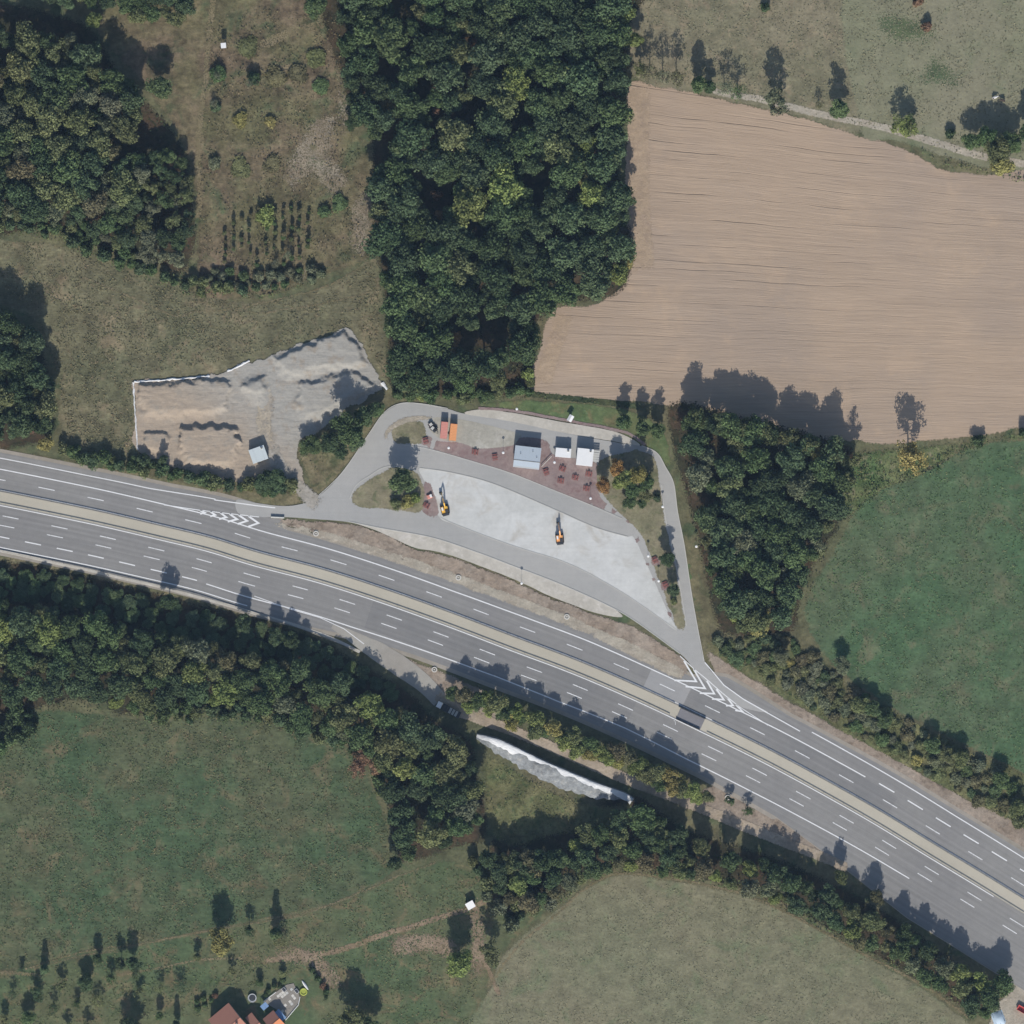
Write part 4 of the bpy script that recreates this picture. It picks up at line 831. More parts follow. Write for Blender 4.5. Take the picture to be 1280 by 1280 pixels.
for k, (px, py, lb) in enumerate(((395,667,'concrete manhole ring in the gravel near the entry ramp gore'),(573,722,'concrete manhole ring on the soil bank below the apron middle'),(708.5,771,'concrete manhole ring on the soil bank near its exit end'),(543,837,'concrete manhole ring in bare soil beside the service track'),(909.5,997,'concrete manhole ring in bare soil at the hedge end'))):
    r = empty('manhole', V(px, py, .16), 0, lb, 'manhole', 'manholes along the motorway')
    MB().add(ring(.62,.3)[:-1] + ring(1.0,.3)[:-1] + ring(1.0,-.08)[:-1] + ring(.62,.1)[:-1], [(i, 24+i, 24+(i+1)%24, (i+1)%24) for i in range(24)] + [(24+i, 48+i, 48+(i+1)%24, 24+(i+1)%24) for i in range(24)] + [(i, (i+1)%24, 72+(i+1)%24, 72+i) for i in range(24)]).build('ring', M_conc3, r)
    MB().add(ring(.618,.12)[:-1], [tuple(range(24))]).build('shaft_floor', M_soil, r); MB().tube([(0,0,.1),(0,0,.24)], .3, 14).build('cover', M_conc3, r)
def guardrail(s0, s1, off, label, group=None, side=1):
    k = max(2, int((s1 - s0) / 7)); ss = np.linspace(s0, s1, k); c = []
    for s in ss:
        x, y = cl_at(s, off(cl_at(s, 0)[0]) if callable(off) else off); c.append(P(x, y))
    c = np.array(c); o_ = c[len(c)//2]; r = empty('guard_rail', (o_[0], o_[1], .13), 0, label, 'guard rail', group); c = c - o_
    t = np.gradient(c, axis=0); t /= np.linalg.norm(t, axis=1)[:, None]; nn = np.stack([-t[:, 1], t[:, 0]], 1); vs = []
    prof = [(-.05,.42),(.05,.48),(-.02,.57),(.05,.66),(-.05,.73),(-.09,.73),(-.09,.42)]
    for q, m in zip(c, nn): vs += [(q[0]+m[0]*a*side, q[1]+m[1]*a*side, z) for a, z in prof]
    n_ = len(prof); MB().add(vs, [(i*n_+j, (i+1)*n_+j, (i+1)*n_+(j+1) % n_, i*n_+(j+1) % n_) for i in range(k-1) for j in range(n_)]).build('beam', M_steel, r)
    for q, m in zip(c[1::2], nn[1::2]): MB().box(q[0]-m[0]*.16*side-.05, q[0]-m[0]*.16*side+.05, q[1]-m[1]*.16*side-.05, q[1]-m[1]*.16*side+.05, 0, .7).build('post', M_steel, r)
gx0, gx1 = s_of(842), s_of(885)
guardrail(0, gx0 - 2, 7.9, 'steel guard rail along the rest area side of the median, west of the crossover', 'median guard rails'); guardrail(gx1 + 2, SE, 7.9, 'steel guard rail along the rest area side of the median, east of the crossover', 'median guard rails')
guardrail(0, gx0 - 2, -7.9, 'steel guard rail along the hedge side of the median, west of the crossover', 'median guard rails', -1); guardrail(gx1 + 2, SE, -7.9, 'steel guard rail along the hedge side of the median, east of the crossover', 'median guard rails', -1)
guardrail(0, s_of(470), lambda x: float(np.interp(x, [-100,320,470], [-65.5,-66,-76])), 'steel guard rail between the motorway and the lower left wood', None, -1)
# median crossover for a dark spot; side plates added to cast its shadow bands
x, y = cl_at(s_of(863), 0); r = empty('median_placeholder', V(x, y, .14), R(-24.5), 'dark grey crossover slab with low plates added for shadow bands in the pale median', 'placeholder')
MB().bev(-4.7, 4.9, -2.2, 1.9, .002, .1, .03).build('slab', flat_mat('dark_slab', col(126,124,126), .8, .3, 1.2), r)  # slab stands in for an unclear dark spot in the median
for k in range(4): MB().box(-4.6 + k*2.36, -2.34 + k*2.36, -2.45, -2.3, 0, .85).build('shadow_plate', M_dark, r)
for k in range(5): MB().box(-5.6 + k*2.16, -3.54 + k*2.16, 2.0, 2.15, 0, .95).build('shadow_plate', M_dark, r)
MB().tube([(-5.2, -3.0, .06), (-4.5, -3.3, .06), (-3.9, -4.4, .06)], .09, 6).build('cable', M_white, r)
# concrete barrier at the entry gore
r = empty('concrete_barrier', V(347, 646.5, .19), R(-3), 'white-topped concrete barrier between the entry ramp and soil bank', 'barrier')
for k in range(3):
    MB().add([(-2.4+k*1.62,-.32,0),(-.82+k*1.62,-.32,0),(-.82+k*1.62,.32,0),(-2.4+k*1.62,.32,0),(-2.4+k*1.62,-.12,.8),(-.82+k*1.62,-.12,.8),(-.82+k*1.62,.12,.8),(-2.4+k*1.62,.12,.8)], [(0,3,2,1),(4,5,6,7),(0,1,5,4),(1,2,6,5),(2,3,7,6),(3,0,4,7)]).build('block', M_wallgrey, r)
# bars lying between the grey building and cabin
r = empty('handrail', V(683, 577, .2), R(46), 'pale slanting handrail between the grey building and the cabin', 'handrail')
MB().tube([(-2.6,0,.9),(2.6,0,.9)], .12, 8).build('rail', M_conc3, r)
for x in (-2.4, 0, 2.4): MB().box(x-.06, x+.06, -.06, .06, 0, .85).build('post', M_steel, r)
# building materials in the lower right corner
sheet('sandy_ground', [(1244,1258),(1262,1238),(1290,1225),(1330,1240),(1330,1330),(1230,1330),(1238,1272)], .1, M_gravel, 2)
r = empty('material_pile', V(1248, 1273, .1), R(20), 'pile under a pale blue tarp at the lower right meadow corner', 'pile')
vs = []
for i in range(9):
    for j in range(9):
        u, v_ = i/4 - 1, j/4 - 1; vs.append((u*2.2, v_*2.6, max(0, 1.1*(1-u*u)*(1-v_*v_) + .2*fbm(u, v_, 2.2, 9))))
MB().add(vs, [(i*9+j, (i+1)*9+j, (i+1)*9+j+1, i*9+j+1) for i in range(8) for j in range(8)]).build('tarp', flat_mat('pale_blue_tarp', col(176,194,208), .6, .15, 1.5), r, True)
for x in (-1.6, 0, 1.6): MB().tube([(x, -2.4, .1), (x+.2, -2.0, .5), (x, 2.2, .4)], .05, 6).build('rope', M_dark, r)
r = empty('red_skip', V(1278, 1262, .12), R(-30), 'red and tan skip on the sandy corner beside the tarp pile', 'skip')
MB().add([(-1.6,-.8,0),(1.6,-.8,0),(1.6,.8,0),(-1.6,.8,0),(-2.1,-1,1.2),(2.1,-1,1.2),(2.1,1,1.2),(-2.1,1,1.2),(-2.0,-.92,1.2),(2.0,-.92,1.2),(2.0,.92,1.2),(-2.0,.92,1.2),(-1.6,-.75,.6),(1.6,-.75,.6),(1.6,.75,.6),(-1.6,.75,.6)],
   [(3,2,1,0),(0,1,5,4),(1,2,6,5),(2,3,7,6),(3,0,4,7),(4,5,9,8),(5,6,10,9),(6,7,11,10),(7,4,8,11),(8,9,13,12),(9,10,14,13),(10,11,15,14),(11,8,12,15)]).build('body', flat_mat('skip_red', col(196,86,80), .6, .2), r)
MB().add([(-1.6,-.75,.61),(1.6,-.75,.61),(1.6,.75,.61),(-1.6,.75,.61)], [(0,1,2,3)]).build('load', M_soil, r)

# ------------------------------------------------------------------ grazing cattle
def cow_mesh(mat):
    bm_ = bmesh.new(); sk = bm_.verts.layers.skin.verify(); v = {}
    J = {'hip':(-.75,0,1.2,.36),'belly':(-.2,0,1.1,.42),'chest':(.45,0,1.12,.38),'neck':(.85,0,1.15,.22),'poll':(1.2,0,.95,.15),'head':(1.4,0,.7,.13),'muz':(1.52,0,.45,.1),'tail':(-1.08,0,1.2,.05),'tail2':(-1.15,0,.6,.03)}
    for s_, n_ in ((.26,'l'),(-.26,'r')):
        J['fs'+n_] = (.5,s_,.85,.15); J['fk'+n_] = (.55,s_,.45,.08); J['ff'+n_] = (.53,s_,.05,.07); J['hs'+n_] = (-.72,s_,.9,.18); J['hk'+n_] = (-.88,s_,.5,.09); J['hf'+n_] = (-.8,s_,.05,.07); J['ear'+n_] = (1.15,s_*.85,1.0,.05)
    for k_, (x, y, z, rr) in J.items(): v[k_] = bm_.verts.new((x, y, z)); v[k_][sk].radius = (rr, rr)
    for a, b in [('hip','belly'),('belly','chest'),('chest','neck'),('neck','poll'),('poll','head'),('head','muz'),('hip','tail'),('tail','tail2')] + [p for n_ in 'lr' for p in (('chest','fs'+n_),('fs'+n_,'fk'+n_),('fk'+n_,'ff'+n_),('hip','hs'+n_),('hs'+n_,'hk'+n_),('hk'+n_,'hf'+n_),('poll','ear'+n_))]: bm_.edges.new((v[a], v[b]))
    v['belly'][sk].use_root = True
    me = bpy.data.meshes.new('cow'); bm_.to_mesh(me); bm_.free(); me.materials.append(mat); return me
def cow(px, py, rz, mat, label):
    o = link(bpy.data.objects.new('cow', cow_mesh(mat))); o.location = V(px, py, .03); o.rotation_euler[2] = R(rz)
    m = o.modifiers.new('skin', 'SKIN'); m.use_smooth_shade = True; s_ = o.modifiers.new('sub', 'SUBSURF'); s_.levels = s_.render_levels = 2
    tag(o, label, 'cow', 'cows grazing in the pasture')
t = NT('white_hide'); tc = t.n.new('ShaderNodeTexCoord').outputs['Object']; Mw = t.finish(t.mix(t.ramp(t.noise(tc, 1.1, 2, .5), .56, .6), col(232,228,222), col(60,52,48)), .8)
cow(1243.5, 122, 20, Mw, 'white cow with dark patches grazing in the green pasture'); cow(1252.5, 125.5, 165, flat_mat('dark_hide', col(70,58,50), .8, .3), 'dark brown cow grazing next to the white cow')

# ------------------------------------------------------------------ trees and shrubs
def leaf_mat():
    t = NT('foliage'); oi = t.n.new('ShaderNodeObjectInfo'); a = t.attr('shade')
    p = t.n.new('ShaderNodeTexCoord').outputs['Object']
    br = t.math('ADD', .9, t.math('MULTIPLY', a, 1.6))
    c = t.scale(oi.outputs['Color'], br)
    warm = t.mix(t.ramp(t.noise(p, .35, 3, .6), .52, .72), c, t.mix(.5, c, t.scale((.16, .13, .04, 1), br)))
    d = t.n.new('ShaderNodeBsdfDiffuse'); t.set(d.inputs[0], warm); tr = t.n.new('ShaderNodeBsdfTranslucent'); t.set(tr.inputs[0], t.scale(warm, .9))
    m = t.n.new('ShaderNodeMixShader'); m.inputs[0].default_value = .22; t.link(d.outputs[0], m.inputs[1]); t.link(tr.outputs[0], m.inputs[2]); t.link(m.outputs[0], t.out.inputs[0])
    return t.m
M_leaf = leaf_mat(); M_bark = flat_mat('bark', col(96, 84, 72), .95, .4, 3)
def leaf_quads(pts, nrm, size, rng):
    n = len(pts); nrm = nrm / np.linalg.norm(nrm, axis=1)[:, None]
    a = np.cross(nrm, rng.normal(size=(n, 3))); a /= np.linalg.norm(a, axis=1)[:, None]; b = np.cross(nrm, a)
    s1 = (size * rng.uniform(.55, 1.25, n))[:, None]; s2 = (size * rng.uniform(.35, .8, n))[:, None]
    off = (rng.uniform(-.3, .3, n))[:, None]
    v = np.stack([pts - a*s1, pts + b*s2 + a*s1*off, pts + a*s1, pts - b*s2 + a*s1*off + nrm*size*.2], 1).reshape(-1, 3)
    return v
def fast_mesh(name, v, shade, mat):
    nq = len(v) // 4; me = bpy.data.meshes.new(name); me.vertices.add(len(v)); me.vertices.foreach_set('co', v.astype(np.float32).ravel())
    me.loops.add(nq*4); me.loops.foreach_set('vertex_index', np.arange(nq*4, dtype=np.int32)); me.polygons.add(nq)
    me.polygons.foreach_set('loop_start', np.arange(0, nq*4, 4, dtype=np.int32)); me.polygons.foreach_set('loop_total', np.full(nq, 4, np.int32))
    at = me.attributes.new('shade', 'FLOAT', 'FACE'); at.data.foreach_set('value', shade.astype(np.float32)); me.materials.append(mat); me.update(); return me
def crown(seed, nl, per, lr, zc, zr, leaf, rmax=1.0, shape='round', fill=.3):
    """unit-radius crown (radius 1 -> scaled by instance), centre height zc, half height zr, in units of crown radius"""
    rng = np.random.default_rng(seed); V_, SH = [], []
    squash = 1 + rng.uniform(-.15, .15, 2)
    for i in range(nl):
        while True:
            q = rng.uniform(-1, 1, 3); rr = np.linalg.norm(q)
            if fill < rr < 1 and q[2] > -.75: break
        if shape == 'cone': q[:2] *= max(.12, .95 - .5*(q[2] + 1)) ; 
        ang = math.atan2(q[1], q[0]); irr = 1 + .16*math.sin(2*ang + seed) + .12*math.sin(3*ang + seed*2.3)
        k = (rmax - lr*.55) * irr; c = np.array([q[0]*k*squash[0], q[1]*k*squash[1], zc + q[2]*zr])
        r = lr * rng.uniform(.6, 1.25) * (1 if shape != 'cone' else .75)
        d = rng.normal(size=(per, 3)); d[:, 2] = d[:, 2]*.8 + .25; d /= np.linalg.norm(d, axis=1)[:, None]
        pos = c + d * r * rng.uniform(.55, 1.08, per)[:, None] * np.array([1, 1, .8])
        V_.append(leaf_quads(pos, d + rng.normal(size=(per, 3))*.55, leaf, rng)); SH.append(np.clip(rng.uniform(.2, .8) + rng.uniform(-.3, .3, per), 0, 1))
    return np.vstack(V_), np.concatenate(SH)
def trunk_mesh(name, seed, zc, zr, nlimb=7, r0=.055):
    rng = random.Random(seed); mb = MB(); top = zc + zr*.35
    jx = [rng.uniform(-.06, .06) for _ in range(8)]
    mb.tube([(0,0,-.02),(jx[0]*.3,jx[1]*.3,zc*.3),(jx[2],jx[3],zc*.75),(jx[4],jx[5],top)], [r0*1.25,r0*.95,r0*.7,r0*.2], 8)
    for i in range(nlimb):
        a = i*2.4 + rng.uniform(-.4, .4); z0 = zc*.45 + (top - zc*.45)*.75*i/nlimb; L = rng.uniform(.5, .85)
        m = Vector((math.cos(a), math.sin(a), 0)); p0 = Vector((jx[2]*z0/zc, jx[3]*z0/zc, z0))
        mb.tube([p0, p0 + m*L*.45 + Vector((0,0,.22)), p0 + m*L + Vector((0,0,.3 + .3*rng.random()))], [r0*.5, r0*.32, r0*.1], 5, False)
    me = bpy.data.meshes.new(name); me.from_pydata(mb.v, [], mb.f); me.materials.append(M_bark); return me
PROTO = {}
def protos(kind, n, **kw):
    L = []
    for i in range(n):
        sd = hash_seed(kind) + i*17; v, sh = crown(sd, **kw); L.append((fast_mesh('crown', v, sh, M_leaf), trunk_mesh('trunk', sd, kw['zc'], kw['zr'])))
    PROTO[kind] = L
def hash_seed(s): return sum(ord(c)*(i+3) for i, c in enumerate(s)) % 9973
protos('broad', 7, nl=46, per=95, lr=.34, zc=2.1, zr=.95, leaf=.085)
protos('open', 3, nl=30, per=60, lr=.3, zc=2.2, zr=1.0, leaf=.085)
protos('sparse', 3, nl=34, per=26, lr=.3, zc=2.3, zr=1.2, leaf=.075)
protos('tall', 3, nl=40, per=75, lr=.4, zc=3.6, zr=2.6, leaf=.13)
protos('cone', 2, nl=60, per=60, lr=.4, zc=3.2, zr=2.9, leaf=.12, shape='cone')
def shrub_proto(n):
    L = []
    for i in range(n):
        v, sh = crown(500 + i*13, nl=26, per=85, lr=.42, zc=.62, zr=.55, leaf=.13, fill=.2)
        v[:, 2] = np.maximum(v[:, 2], .02); L.append((fast_mesh('foliage', v, sh, M_leaf), trunk_mesh('stem', 500 + i, .5, .4, 5, .05)))
    PROTO['shrub'] = L
shrub_proto(5)
NOMH = {'broad': 3.05, 'open': 3.2, 'sparse': 3.5, 'tall': 6.2, 'cone': 6.1, 'shrub': 1.25}
G = {'deep': (.042,.060,.030), 'mid': (.058,.082,.036), 'bluegreen': (.052,.074,.038), 'olive': (.088,.098,.045), 'lime': (.118,.140,.048), 'yellow': (.165,.148,.055), 'brown': (.090,.084,.046), 'grey': (.092,.100,.060), 'orange': (.175,.105,.042), 'rust': (.125,.078,.05)}
WORD = {'deep': 'dark green', 'mid': 'mid green', 'bluegreen': 'blue-green', 'olive': 'olive green', 'lime': 'bright lime-green', 'yellow': 'yellowing', 'brown': 'brownish', 'grey': 'grey-green', 'orange': 'orange autumn', 'rust': 'rusty brown'}
NT_ = [0]
def tree(kind, px, py, rpx, h, colour, label, group=None, name='tree', cat='tree', z=.06):
    """px,py: crown centre (= trunk foot); rpx: crown radius in photo pixels; h: height in metres"""
    r = RNG.integers(len(PROTO[kind])); cm, tm = PROTO[kind][r]; rad = rpx*S
    e = bpy.data.objects.new(name, None); e.empty_display_size = .3; COL.objects.link(e)
    e.location = V(px, py, z); e.rotation_euler = (0, 0, RNG.uniform(0, 6.28)); e.scale = (rad, rad, h / NOMH[kind])
    tag(e, label, cat, group)
    t = bpy.data.objects.new('stem' if kind == 'shrub' else 'trunk', tm); link(t, e)
    c = bpy.data.objects.new('foliage' if kind == 'shrub' else 'crown', cm); link(c, e)
    g = np.array(G[colour]) * RNG.uniform(.86, 1.16) * (1 + RNG.uniform(-.04, .04, 3)); c.color = (*g, 1); NT_[0] += 1; return e
def fill(poly, rmin, rmax, hmin, hmax, mix, where, kinds=(('broad', 1),), gaps=(), spacing=.78, name='tree', cat='tree', tries=6000, edge=.0, what='broadleaf tree', pre=(), anch=None, height=None):
    b = np.array(poly, float); lo_, hi_ = b.min(0), b.max(0); pts = [tuple(p) for p in pre]; npre = len(pts)
    cand = RNG.uniform(lo_, hi_, (tries, 2)); cand = cand[inside(cand, b)]; dd = dist_poly(cand, b)
    cs, ws = zip(*mix); ws = np.array(ws, float)/sum(ws); ks, kw = zip(*kinds); kw = np.array(kw, float)/sum(kw); out = []
    for ii, ((x, y), de) in enumerate(zip(cand, dd)):
        r = rmin + (rmax - rmin) * max(0, 1 - 2.2*ii/len(cand))**.8 * RNG.uniform(.6, 1)
        if de < r*edge: continue
        if any((x-gx)**2 + (y-gy)**2 < (gr + r*.55)**2 for gx, gy, gr in gaps): continue
        if any((x-a)**2 + (y-b_)**2 < ((r + rr)*spacing)**2 for a, b_, rr in pts): continue
        pts.append((x, y, r)); c = cs[RNG.choice(len(cs), p=ws)]; k = ks[RNG.choice(len(ks), p=kw)]
        wh = where if not anch else min(anch, key=lambda q: (q[0]-x)**2 + (q[1]-y)**2)[2]
        u = (r - rmin) / (rmax - rmin + 1e-6); sz = 'small ' if u < .3 else 'large ' if u > .72 else ''
        lab = f'{sz}{WORD[c]} {what} {wh}'
        tree(k, x, y, r, hmin + (hmax - hmin)*((r - rmin)/(rmax - rmin + 1e-6))**.7*RNG.uniform(.8, 1.1) if hmax > hmin else hmin, c, lab, f'{sz}{WORD[c]} {cat}s {wh}', name, cat)
    return len(pts) - npre
BIG = [(428,-25),(790,-25),(785,60),(778,110),(772,200),(776,262),(790,300),(783,340),(765,368),(690,380),(668,415),(655,478),(590,490),(495,486),(486,400),(472,300),(468,225),(462,165),(436,120)]
MIXD = [('deep',34),('mid',32),('bluegreen',20),('olive',12),('lime',3),('yellow',1)]
gaps_big = [(505,18,14),(530,45,8),(515,68,9),(532,105,10),(586,52,9),(620,45,8),(480,90,9),(545,145,12),(586,140,12),(480,190,16),(540,240,15),(548,268,9),(645,150,13),(672,230,11),(575,425,16),(612,415,16),(640,470,5),(560,20,6)]
nb_ = fill(BIG, 11.5, 26, 12, 18, MIXD, 'in the big wood beside the ploughed field', (('broad',1),), gaps_big, .66, 'forest_tree', 'tree', 5000, .2, anch=[(780,50,'by the dry pasture corner of the big wood'),(775,200,'on the ploughed field flank of the big wood'),(740,360,'at the inner field corner of the big wood'),(440,40,'at the clearing head flank of the big wood'),(470,210,'on the cleared scrub flank of the big wood'),
    (490,400,'on the hay meadow flank of the big wood'),(570,475,'at the rest area end of the big wood'),(560,90,'around the leaf-littered gaps of the big wood'),(640,60,'between the gaps and dry pasture inside the big wood'),(655,210,'in the dense heart of the big wood'),(590,330,'between heart and rest area end of the big wood'),(560,240,'around the brown litter hollow of the big wood')])
for px, py, r_, c in ((592,56,7,'orange'),(484,130,12,'yellow'),(569,424,9,'orange'),(574,373,10,'rust'),(549,270,6,'orange'),(780,325,14,'yellow'),(762,290,13,'lime'),(520,75,7,'brown')):
    tree('broad', px, py, r_, 9, c, f'{WORD[c]} low tree among the green trees of the big wood', f'{WORD[c]} low trees in the big wood', 'forest_tree')
for px, py in ((520,95),(585,35),(548,105),(545,140),(543,172),(540,215),(546,245),(560,30),(470,155),(525,30)): tree('shrub', px, py, RNG.uniform(5,8), RNG.uniform(3,6), 'rust', 'rusty brown bush in a leaf-littered gap of the big wood', 'rusty bushes in the big wood gaps', 'shrub', 'shrub')
fill([(490,482),(540,488),(600,490),(655,482),(662,440),(668,440),(664,496),(600,500),(490,497)], 6, 10, 2, 3.5, [('mid',4),('olive',3),('lime',1)], 'at the rest area foot of the big wood', (('shrub',1),), (), .72, 'shrub', 'shrub', 700, 0, 'shrub')
LEFTW = [(-25,40),(60,38),(105,52),(140,85),(172,110),(178,150),(172,190),(190,210),(170,250),(120,270),(60,275),(-25,275)]
MIXL = [('deep',14),('olive',26),('grey',22),('bluegreen',18),('mid',16),('brown',4)]
fill(LEFTW, 10, 21, 11, 16, MIXL, 'in the greyish wood beside the cleared scrub', (('broad',4),('open',1)), [(60,18,16),(8,70,10),(160,185,10),(140,210,8),(2,120,8)], .66, 'broadleaf_tree', 'tree', 4000, .4, anch=[(60,60,'on the shaded clearing flank of the greyish wood'),(160,140,'beside the solitary path tree in the greyish wood'),(30,170,'in the thick heart of the greyish wood'),(110,180,'on the fringe flank of the greyish wood'),(40,255,'on the hay meadow flank of the greyish wood')])
fill([(150,200),(225,190),(243,240),(243,300),(225,340),(170,320),(100,285),(60,262),(120,240)], 8, 14, 6, 10, MIXL, 'in the thin fringe below the greyish wood', (('broad',2),('open',2)), [(200,280,12),(215,210,6)], .72, 'broadleaf_tree', 'tree', 1500, .4, anch=[(100,270,'in the fringe along the hay meadow'),(170,230,'in the fringe below the solitary path tree'),(220,230,'in the fringe beside the mown path'),(210,310,'in the fringe beside the sapling rows')])
fill([(-20,255),(60,268),(130,300),(230,345),(330,365),(250,368),(140,330),(60,296),(-20,285)], 6, 10, 2.5, 4, [('mid',5),('bluegreen',4),('olive',3)], 'along the hay meadow below the greyish wood', (('shrub',1),), (), .75, 'shrub', 'shrub', 1500, .3, 'shrub')
tree('broad', 118, 28, 11, 9, 'lime', 'bright lime-green tree at the corner of the greyish wood'); tree('broad', 201, 112, 16, 11, 'mid', 'solitary mid green tree standing beside the mown path'); tree('broad', 148, 242, 10, 6, 'lime', 'bright lime-green tree in the fringe below the greyish wood')
fill([(60,-20),(250,-20),(248,15),(215,28),(170,22),(130,8),(60,10)], 8, 14, 6, 9, MIXD, 'along the head of the greyish clearing', (('broad',1),), (), .75, 'forest_tree', 'tree', 700)
tree('broad', 395, 8, 16, 8, 'mid', 'round mid green tree at the head of the cleared scrub')
fill([(-25,400),(20,400),(45,420),(60,455),(66,500),(50,545),(-25,548)], 12, 18, 11, 15, [('deep',5),('mid',4),('olive',3),('bluegreen',3)], 'in the copse between hay meadow and motorway', (('broad',1),), (), .66, 'broadleaf_tree', 'tree', 1500, .15)
for px, py, c in ((46,533,'rust'),(58,555,'yellow'),(35,490,'lime')): tree('broad', px, py, 10, 7, c, f'{WORD[c]} tree at the rim of the copse by the motorway')
fill([(75,556),(150,572),(185,572),(230,592),(300,603),(345,590),(372,600),(362,622),(300,613),(200,598),(75,572)], 6, 11, 2.5, 4.2, [('mid',5),('bluegreen',4),('olive',2)], 'in the hedge between spoil yard and motorway', (('shrub',1),), [(205,566,3)], .68, 'shrub', 'shrub', 1500, .3, 'shrub')
for px, py, r_, h in ((330,604,13,5.5),(345,600,12,5),(205,574,6,6)): tree('broad', px, py, r_, h, 'bluegreen', 'blue-green small tree in the hedge below the yard cabin', 'small trees in the yard hedge')
# row between yard and ramp
for px, py, r_, h, c in ((436,538,20,14,'mid'),(414,552,14,8,'deep'),(455,522,14,8,'bluegreen'),(390,558,14,6,'mid'),(425,563,11,6,'deep'),(470,512,11,6,'mid'),(445,550,13,7,'bluegreen')):
    tree('broad', px, py, r_, h, c, f'{WORD[c]} tree{" tall and round" if h > 10 else ""} in the group between spoil yard and ramp', 'trees between spoil yard and ramp' if h < 10 else None)
tree('broad', 505, 603, 17, 10.5, 'mid', 'dark round tree on the western grass island', z=.23)
for px, py, c in ((495,630,'olive'),(510,628,'yellow'),(519,624,'lime')): tree('shrub', px, py, 8, 2.6, c, f'{WORD[c]} shrub below the round tree of the western island', None, 'shrub', 'shrub', .23)
for px, py, r_, h, c in ((770,585,10,7.5,'orange'),(754,607,10,8,'orange'),(783,598,11,8,'lime'),(798,592,12,10,'yellow'),(808,604,10,8,'mid'),(790,612,11,7,'mid'),(772,603,9,6,'lime'),(806,618,9,6,'olive'),(787,628,9,5,'mid'),(802,628,7,4,'deep')):
    tree('broad', px, py, r_, h, c, f'{WORD[c]} tree in the clump beside the ribbed white shed', f'{WORD[c]} trees in the island clump', z=.23)
tree('tall', 834, 699, 9, 9, 'deep', 'slim dark tree beside the upper picnic table of the eastern island', z=.23); tree('tall', 841, 737, 8, 9, 'deep', 'slim dark tree beside the lower picnic table of the eastern island', z=.23)
tree('shrub', 821, 622, 6, 1.6, 'deep', 'small dark bush beside the bend road lamp', None, 'shrub', 'shrub', .23); tree('shrub', 842, 752, 5, 1.5, 'olive', 'small olive bush below the slim island trees', None, 'shrub', 'shrub', .23)
# bank row and right-hand wood
for px, py in ((780,528),(803,536),(822,538)): tree('tall', px, py, 9.5, 11, 'mid', 'slender mid green tree in the row on the grass bank', 'slender trees on the grass bank')
RW = [(842,520),(880,520),(940,532),(1000,545),(1055,560),(1062,600),(1045,650),(1005,715),(995,770),(975,785),(930,788),(905,770),(885,700),(866,620),(850,560)]
fill(RW, 10, 21, 10, 15, [('deep',20),('mid',30),('bluegreen',25),('olive',18),('grey',5),('yellow',2)], 'in the wood between the rest area and the lush meadow', (('broad',1),), [(862,575,8),(900,560,9),(930,600,9),(885,625,9),(980,620,9),(935,730,9),(905,790,8),(960,560,8)],   .66, 'broadleaf_tree', 'tree', 3500, .35, anch=[(860,560,'in the bend road wood beside the grass bank'),(880,640,'in the bend road wood along the bend road'),(900,740,'in the bend road wood near the exit ramp'),(950,540,'in the bend road wood along the ploughed field'),(1040,570,'in the bend road wood by the rank grass'),(960,640,'in the heart of the bend road wood'),(1020,660,'in the bend road wood along the lush meadow'),(960,760,'in the bend road wood by the yellowing trees')])
for px, py, r_, c in ((948,775,18,'yellow'),(925,765,14,'lime'),(1015,690,13,'olive'),(1045,625,12,'olive'),(985,755,12,'olive')): tree('broad', px, py, r_, 8.5, c, f'{WORD[c]} tree at the rim of the wood above the exit gore', f'{WORD[c]} trees at the wood rim')
for px, py, r_ in ((1060,595,12),(1040,572,12),(1010,556,14),(870,520,14),(895,528,13),(925,535,15),(955,540,14),(985,548,14),(1068,575,10)): tree('open', px, py, r_, 13, 'olive', 'loose olive tree along the ploughed field end of the wood', 'loose trees along the field end')
tree('open', 1135, 572, 21, 15.5, 'yellow', 'large thin-crowned yellowing tree between ploughed field and lush meadow'); tree('shrub', 1222, 552, 8, 3.5, 'mid', 'round dark bush on the ploughed field boundary', None, 'shrub', 'shrub'); tree('shrub', 1278, 540, 5, 4, 'deep', 'narrow dark bush at the far end of the ploughed field boundary', None, 'shrub', 'shrub')
fill([(890,800),(990,792),(1012,815),(1060,858),(1130,898),(1200,935),(1290,985),(1290,1040),(1200,992),(1130,952),(1050,908),(970,858),(915,825)], 5, 11, .9, 2.4, [('olive',9),('mid',3),('grey',6),('brown',5),('bluegreen',2),('yellow',1)], 'in the scrub strip between motorway and lush meadow', (('shrub',1),), (), .7, 'shrub', 'shrub', 3500, .25, 'shrub', anch=[(930,815,'in the scrub strip beside the exit gore'),(1000,840,'in the scrub strip below the yellowing wood rim'),(1060,880,'in the scrub strip at the meadow bay'),(1140,930,'in the scrub strip beside the solid edge line'),(1230,980,'in the scrub strip beside the bold lane dashes')])
for px, py, c in ((1052,832,'grey'),(1075,880,'olive'),(1090,886,'mid'),(1105,900,'mid'),(1165,932,'mid'),(1185,945,'olive'),(1200,948,'olive'),(1250,975,'mid'),(975,820,'grey'),(1270,1010,'olive')): tree('broad', px, py, 11, 6, c, f'{WORD[c]} small tree rising from the motorway scrub strip', f'{WORD[c]} small trees in the scrub strip')
